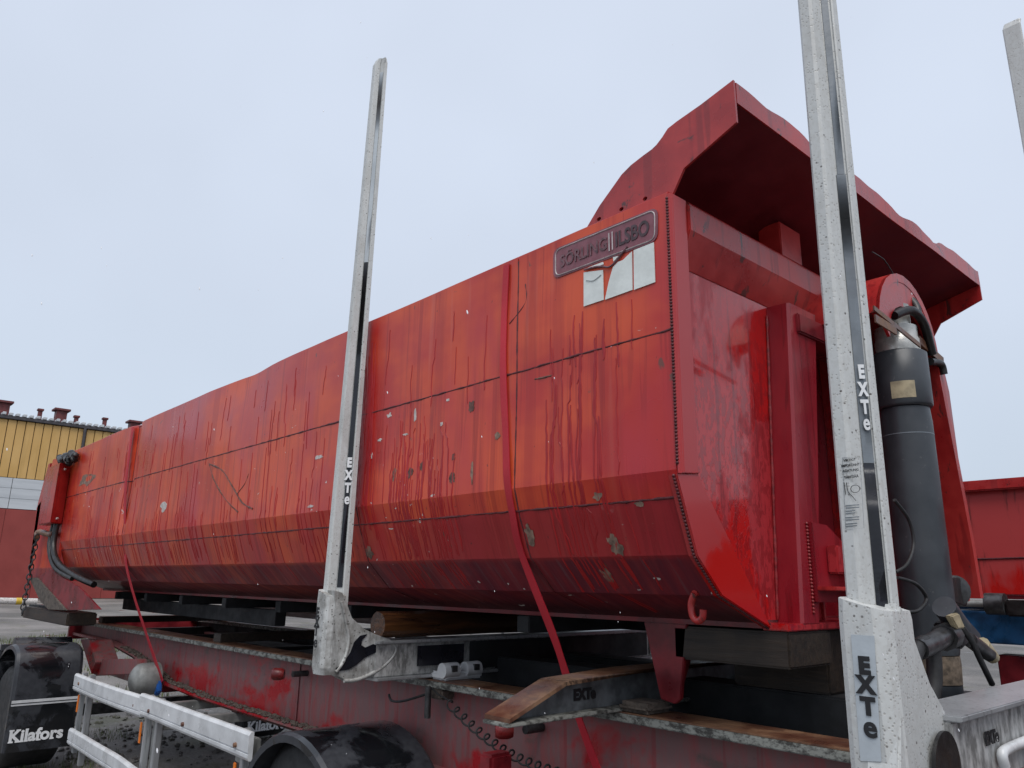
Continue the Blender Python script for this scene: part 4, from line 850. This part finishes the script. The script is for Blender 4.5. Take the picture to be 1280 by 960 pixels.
MB().prism([oY(a, b, 1.95) for a, b in ((36, 722), (45, 722), (82, 763), (60, 762), (50, 752))], (0, .04, 0)).build('tail_strip', 'mud', tb, .004)
MB().tube(rope([(-9.35, 1.95, 2.20), (-9.30, 1.94, 1.95), (-9.05, 1.96, 1.78), (-8.6, 2.02, 1.66), (-8.2, 2.10, 1.58)]), .030, 10).build('hose', 'grease_black', tb)
MB().tube(rope([(-9.45, 1.94, 2.20), (-9.38, 1.92, 1.95), (-9.1, 1.94, 1.74), (-8.6, 2.0, 1.63)]), .022, 10).build('hose', 'grease_black', tb)
for px, py in ((92, 568), (85, 572), (78, 574)):
    MB().tube(rope([oY(px-3, py-2, 1.95), oY(px, py+4, 1.93), oY(px+2, py+1, 1.95), oY(px+1, py+8, 1.94)]), .035, 8, .3).build('latch', 'grease_black', tb)
ch = MB(); pa, pb = oY(46, 672, 1.92), oY(28, 765, 1.92)
for k in range(16):
    c_ = lerp(pa, pb, k/15); u = (pb-pa).normalized(); w = Vector((1, 0, 0)) if k % 2 else Vector((0, 1, 0)); ln = (pb-pa).length/16
    ch.tube([c_+u*ln*.75*math.cos(q)+w*.025*math.sin(q) for q in [j*math.pi/5 for j in range(11)]], .007, 5)
ch.build('chain', 'dark_steel', tb); MB().tube(rope([oY(46, 672, 1.92), oY(48, 665, 1.95), oY(62, 668, 1.93), oY(68, 668, 1.94)]), .03, 8, .3).build('chain_shackle', 'rusty_steel', tb)
MB().box(-10.55, -8.85, 2.05, 2.15, 1.22, 1.335).build('tail_timber_seat', 'dark_shaded_beam', tb, .006)

# ================================================================== TIMBER UNDER THE BODY
def log(name, x, z, y0, y1, r, label):
    rings = []; N = 16
    for k in range(N+1):
        y = lerp(y0, y1, k/N); rings.append([(x+math.cos(q)*r*(1+.12*noise.noise(Vector((math.cos(q), y*2, math.sin(q)))))*1.05, y, z+math.sin(q)*r*(1+.10*noise.noise(Vector((math.cos(q)*2, y*2, math.sin(q)))))) for q in [j*2*math.pi/14 for j in range(14)]])
    tag(MB().loft(rings).build(name, 'wet_log'), label, 'log')
log('wooden_log', -3.32, 1.446, 2.13, 4.2, .062, 'wet brown log wedged between the left bunk beam and the tipper body')
a0, a1 = oY(846, 800, 2.52).x, oY(990, 800, 2.52).x
tag(MB().box(a0, a1, 2.50, 2.80, 1.385, 1.503).build('timber_block', 'worn_timber', None, .008), 'dark squared timber block under the headboard corner of the tipper body', 'timber')
tag(MB().box(a0+.02, a1-.05, 2.86, 3.02, 1.272, 1.503).build('timber_block', 'worn_timber', None, .008), 'squared timber packer standing on the inner rail behind the dark block', 'timber')
tag(MB().box(-10.35, -8.4, 1.96, 2.22, 1.20, 1.318).build('timber_beam', 'worn_timber', None, .01), 'brown timber beam under the tail of the tipper body', 'timber')
for k, (z, lab_) in enumerate(((1.245, 'pale weathered plank, bottom one of the stack on the frame'), (1.31, 'pale weathered plank, middle one of the stack on the frame'), (1.375, 'pale weathered plank, top one of the stack on the frame'))):
    z += .035; x0 = oY(300+3*k, 770, 4.3).x
    pl = [(x0+.25*noise.noise(Vector((k, q*.9, 0))), lerp(4.16, 4.42, q/4)) for q in range(5)]
    tag(MB().prism([(a, b, z-.028) for a, b in pl]+[(-5.6, 4.42, z-.028), (-5.6, 4.16, z-.028)], (0, 0, .060)).build('plank', 'pale_plank', None, .006), lab_, 'plank')
tag(MB().box(-9.2, -9.06, 2.45, 4.45, 1.187, 1.250).build('timber_batten', 'worn_timber', None, .004), 'thin timber batten across the frame under the pale planks', 'timber')
tag(MB().box(-6.1, -5.96, 2.45, 4.45, 1.187, 1.250).build('timber_batten', 'worn_timber', None, .004), 'thin timber batten across the frame under the hidden ends of the pale planks', 'timber')

# ================================================================== STRAPS
def strap(path_px, name, label, width=.05):
    pts = []
    for q in path_px:
        if len(q) == 2:
            p = oY(q[0], q[1], 1.99)
            for _ in range(12): p = oY(q[0], q[1], ppos(min(2.97, max(1.526, p.z)))+dent(p.x, p.z)-.006)
        else: p = oY(*q)
        pts.append(p)
    P = rope(pts, 6); w = [width*(.82+.25*abs(noise.noise(Vector((k*.11, 3, 1)))*1.5)) for k in range(len(P))]
    r = empty(name, pts[-1], label, 'strap', 'red ratchet straps round the tipper body'); MB().ribbon(P, w, .004).build('webbing', 'strap_webbing', r); return r, pts
s1, pts = strap([(633, 331), (630, 400), (629, 470), (632, 540), (634, 600), (641, 645), (651, 690), (690, 790, 2.20), (706, 838, 2.27), (722, 893, 2.33), (748, 965, 2.39)], 'ratchet_strap', 'wide red tie-down strap over the body beside the grey support beam', .042)
s2, pts = strap([(166, 534), (161, 570), (157, 605), (156, 650), (157, 700), (166, 740, 2.14), (182, 790, 2.25), (203, 852, 2.37)], 'ratchet_strap', 'red tie-down strap with blue handle over the creased rear of the body', .060)
e_ = oY(198, 855, 2.36); MB().obox(e_, (.028, 0, .02), (0, .02, 0), (-.02, 0, .075)).build('ratchet_handle', 'blue_plastic', s2, .008)

# ================================================================== VALVE BLOCK BY THE RAM
vb = empty('hydraulic_valve', oX(1195, 800, -.98), 'black hydraulic valve with grey solenoid and beige plug beside the ram', 'valve')
vx = -.96
def V(px, py, dx=0): return oX(px, py, vx+dx)
MB().tube([V(1148, 812), V(1168, 803), V(1192, 788)], [.030, .030, .028], 14).build('pipe', 'dark_steel', vb)
MB().tube(rope([V(1136, 880), V(1140, 830), V(1152, 805), V(1165, 810), V(1168, 850), V(1162, 890)]), .022, 12).build('hose', 'black_rubber', vb)
MB().tube([V(1180, 797), V(1188, 793)], .042, 8).build('union_nut', 'dark_steel', vb)
MB().prism([V(a, b, .01) for a, b in ((1190, 780), (1203, 772), (1216, 800), (1204, 812))], (-.06, 0, 0)).build('valve_body', 'dark_steel', vb, .006)
MB().tube([V(1180, 758), V(1200, 785)], [.036, .034], 16).build('solenoid', 'cylinder_grey', vb)
MB().prism([V(a, b, .04) for a, b in ((1189, 770), (1199, 766), (1205, 780), (1207, 785), (1198, 786))], (-.02, 0, 0)).build('plug', 'beige_plug', vb, .004)
MB().tube(rope([V(1203, 785, .03), V(1215, 802, .03), V(1224, 822, .03), V(1240, 855, .03)]), .010, 8).build('cable', 'black_rubber', vb)
MB().tube([V(1212, 800), V(1236, 818)], .024, 10).build('port', 'dark_steel', vb); MB().tube([V(1228, 804), V(1241, 822)], .022, 10).build('port_cap', 'beige_plug', vb)
MB().prism([V(a, b, -.02) for a, b in ((1206, 768), (1225, 790), (1230, 805), (1215, 808))], (-.04, 0, 0)).build('valve_cover', 'cylinder_grey', vb, .006)

# ================================================================== SECOND TIPPER BODY ON BLUE TRAILER
rc = empty('tipper_body', (1, 7.6, 1.55), 'second red tipper body on the blue frame behind the ram', 'tipper body')
MB().box(-2.9, 5.5, 6.52, 6.56, 1.62, 2.40).build('side_panel', 'red_container_paint', rc, .006)
MB().box(-2.95, 5.5, 6.46, 6.60, 2.37, 2.45).build('top_rail', 'scuffed_red_paint', rc, .01)
for x in (-2.86, .1, 1.7, 3.3): MB().box(x-.05, x+.05, 6.48, 6.515, 1.62, 2.369).build('stiffener', 'red_container_paint', rc, .008)
MB().tube([(lerp(-2.8, 5.4, k/40), 6.517, 1.88+.01*noise.noise(Vector((k*.4, 0, 0)))) for k in range(41)], .007, 6).build('weld_seam', 'weld_bead', rc)
MB().box(-2.9, -2.86, 6.561, 8.8, 1.62, 2.40).build('end_panel', 'red_container_paint', rc); MB().box(-2.9, 5.5, 8.76, 8.8, 1.62, 2.40).build('far_side', 'red_container_paint', rc); MB().box(-2.9, 5.5, 6.53, 8.78, 1.59, 1.619).build('floor', 'dark_red_steel', rc)
bt = empty('trailer', (1, 7.6, 0), 'blue trailer frame carrying the second red tipper body', 'trailer')
for y in (6.45, 8.3): MB().box(-2.9, 5.8, y, y+.16, 1.28, 1.50).build('frame_rail', 'blue_frame', bt, .01)
for x in (-2.6, 0, 2.6, 5.2): MB().box(x-.08, x+.08, 6.62, 8.29, 1.30, 1.48).build('cross_member', 'blue_frame', bt, .01)
MB().tube([(-2.9, 6.40, 1.555), (1.0, 6.40, 1.555)], .025, 10).build('pipe', 'grey_tank', bt)
c_ = oY(1245, 755, 6.3); MB().tube([c_+Vector((-.06, 0, 0)), c_+Vector((.06, 0, 0))], .075, 18).build('roller', 'dark_steel', bt); MB().box(c_.x+.07, c_.x+.30, 6.25, 6.42, c_.z-.08, c_.z+.03).build('roller_bracket', 'grease_black', bt, .01)
MB().box(-2.0, 5.8, 6.55, 6.75, .95, 1.20).build('lower_rail', 'dark_red_steel', bt, .01)
for x in (-1.6, .2, 3.6):
    for y in (6.5, 8.2): 
        w_ = MB().lathe((x, y, .48), (0, 1, 0), [(0, .28), (0, .42), (.04, .48), (.26, .48), (.3, .42), (.3, .28)], 30).build('wheel', 'black_rubber', bt)
for x in (-1.6, .2, 3.6): MB().box(x-.06, x+.06, 6.6, 8.4, .42, .54).build('axle', 'dark_steel', bt); MB().box(x-.05, x+.05, 6.80, 8.2, .54, 1.29).build('axle_hanger', 'dark_steel', bt)

# ================================================================== GRASS, STONES, SLEET
gm = MB()
def blade(x, y, h_, w_):
    a = random.uniform(0, 6.28); l = random.uniform(.1, .5)*h_; z = gz(x, y)-.04; dx, dy = math.cos(a), math.sin(a)
    i = len(gm.v); gm.v += [Vector((x-dy*w_, y+dx*w_, z)), Vector((x+dy*w_, y-dx*w_, z)), Vector((x+dx*l, y+dy*l, z+h_))]; gm.f.append([i, i+1, i+2])
for k in range(9000):
    x, y = random.uniform(-27, -11), random.uniform(1.5, 8.5)
    if noise.noise(Vector((x*.35, y*.45, 2))) > .02: blade(x, y, random.uniform(.05, .16), random.uniform(.006, .014))
for k in range(9000):
    x, y = random.uniform(-10, -4.0), random.uniform(.3, 3.0)
    if noise.noise(Vector((x*.9, y*.9, 5))) > .05: blade(x, y, random.uniform(.03, .10), random.uniform(.002, .005))
me = bpy.data.meshes.new('grass'); me.from_pydata([tuple(v) for v in gm.v], [], gm.f); kind(tag(place('grass', me, 'grass_blade'), 'thin yellowish green grass growing in the wet gravel yard', 'grass'), 'stuff')
gs = MB()
for k in range(1500):
    x, y = random.uniform(-11, -3.4), random.uniform(.6, 4.2); r_ = random.uniform(.008, .035); gs.lathe((x, y, gz(x, y)-.03+r_*.3), (random.uniform(-.5, .5), random.uniform(-.5, .5), 1), [(-r_*.6, r_*.5), (0, r_), (r_*.6, r_*.5)], 5)
kind(tag(gs.build('gravel', 'wet_gravel'), 'loose wet stones scattered on the ground under the trailer', 'gravel'), 'stuff')
sn = MB()
for k in range(110):
    d = ray(random.uniform(0, 1280), random.uniform(0, 960)); t = random.uniform(.9, 4.5); p = C0+d*t
    if p.y > 1.75 and p.z < 3.4: continue
    r_ = random.uniform(.0006, .0013); sn.lathe(p, (.25, .1, -1), [(-r_*2.2, r_*.4), (0, r_), (r_*2.2, r_*.4)], 5)
kind(tag(sn.build('sleet', 'snow'), 'fine wet snow falling through the air', 'snow'), 'stuff')
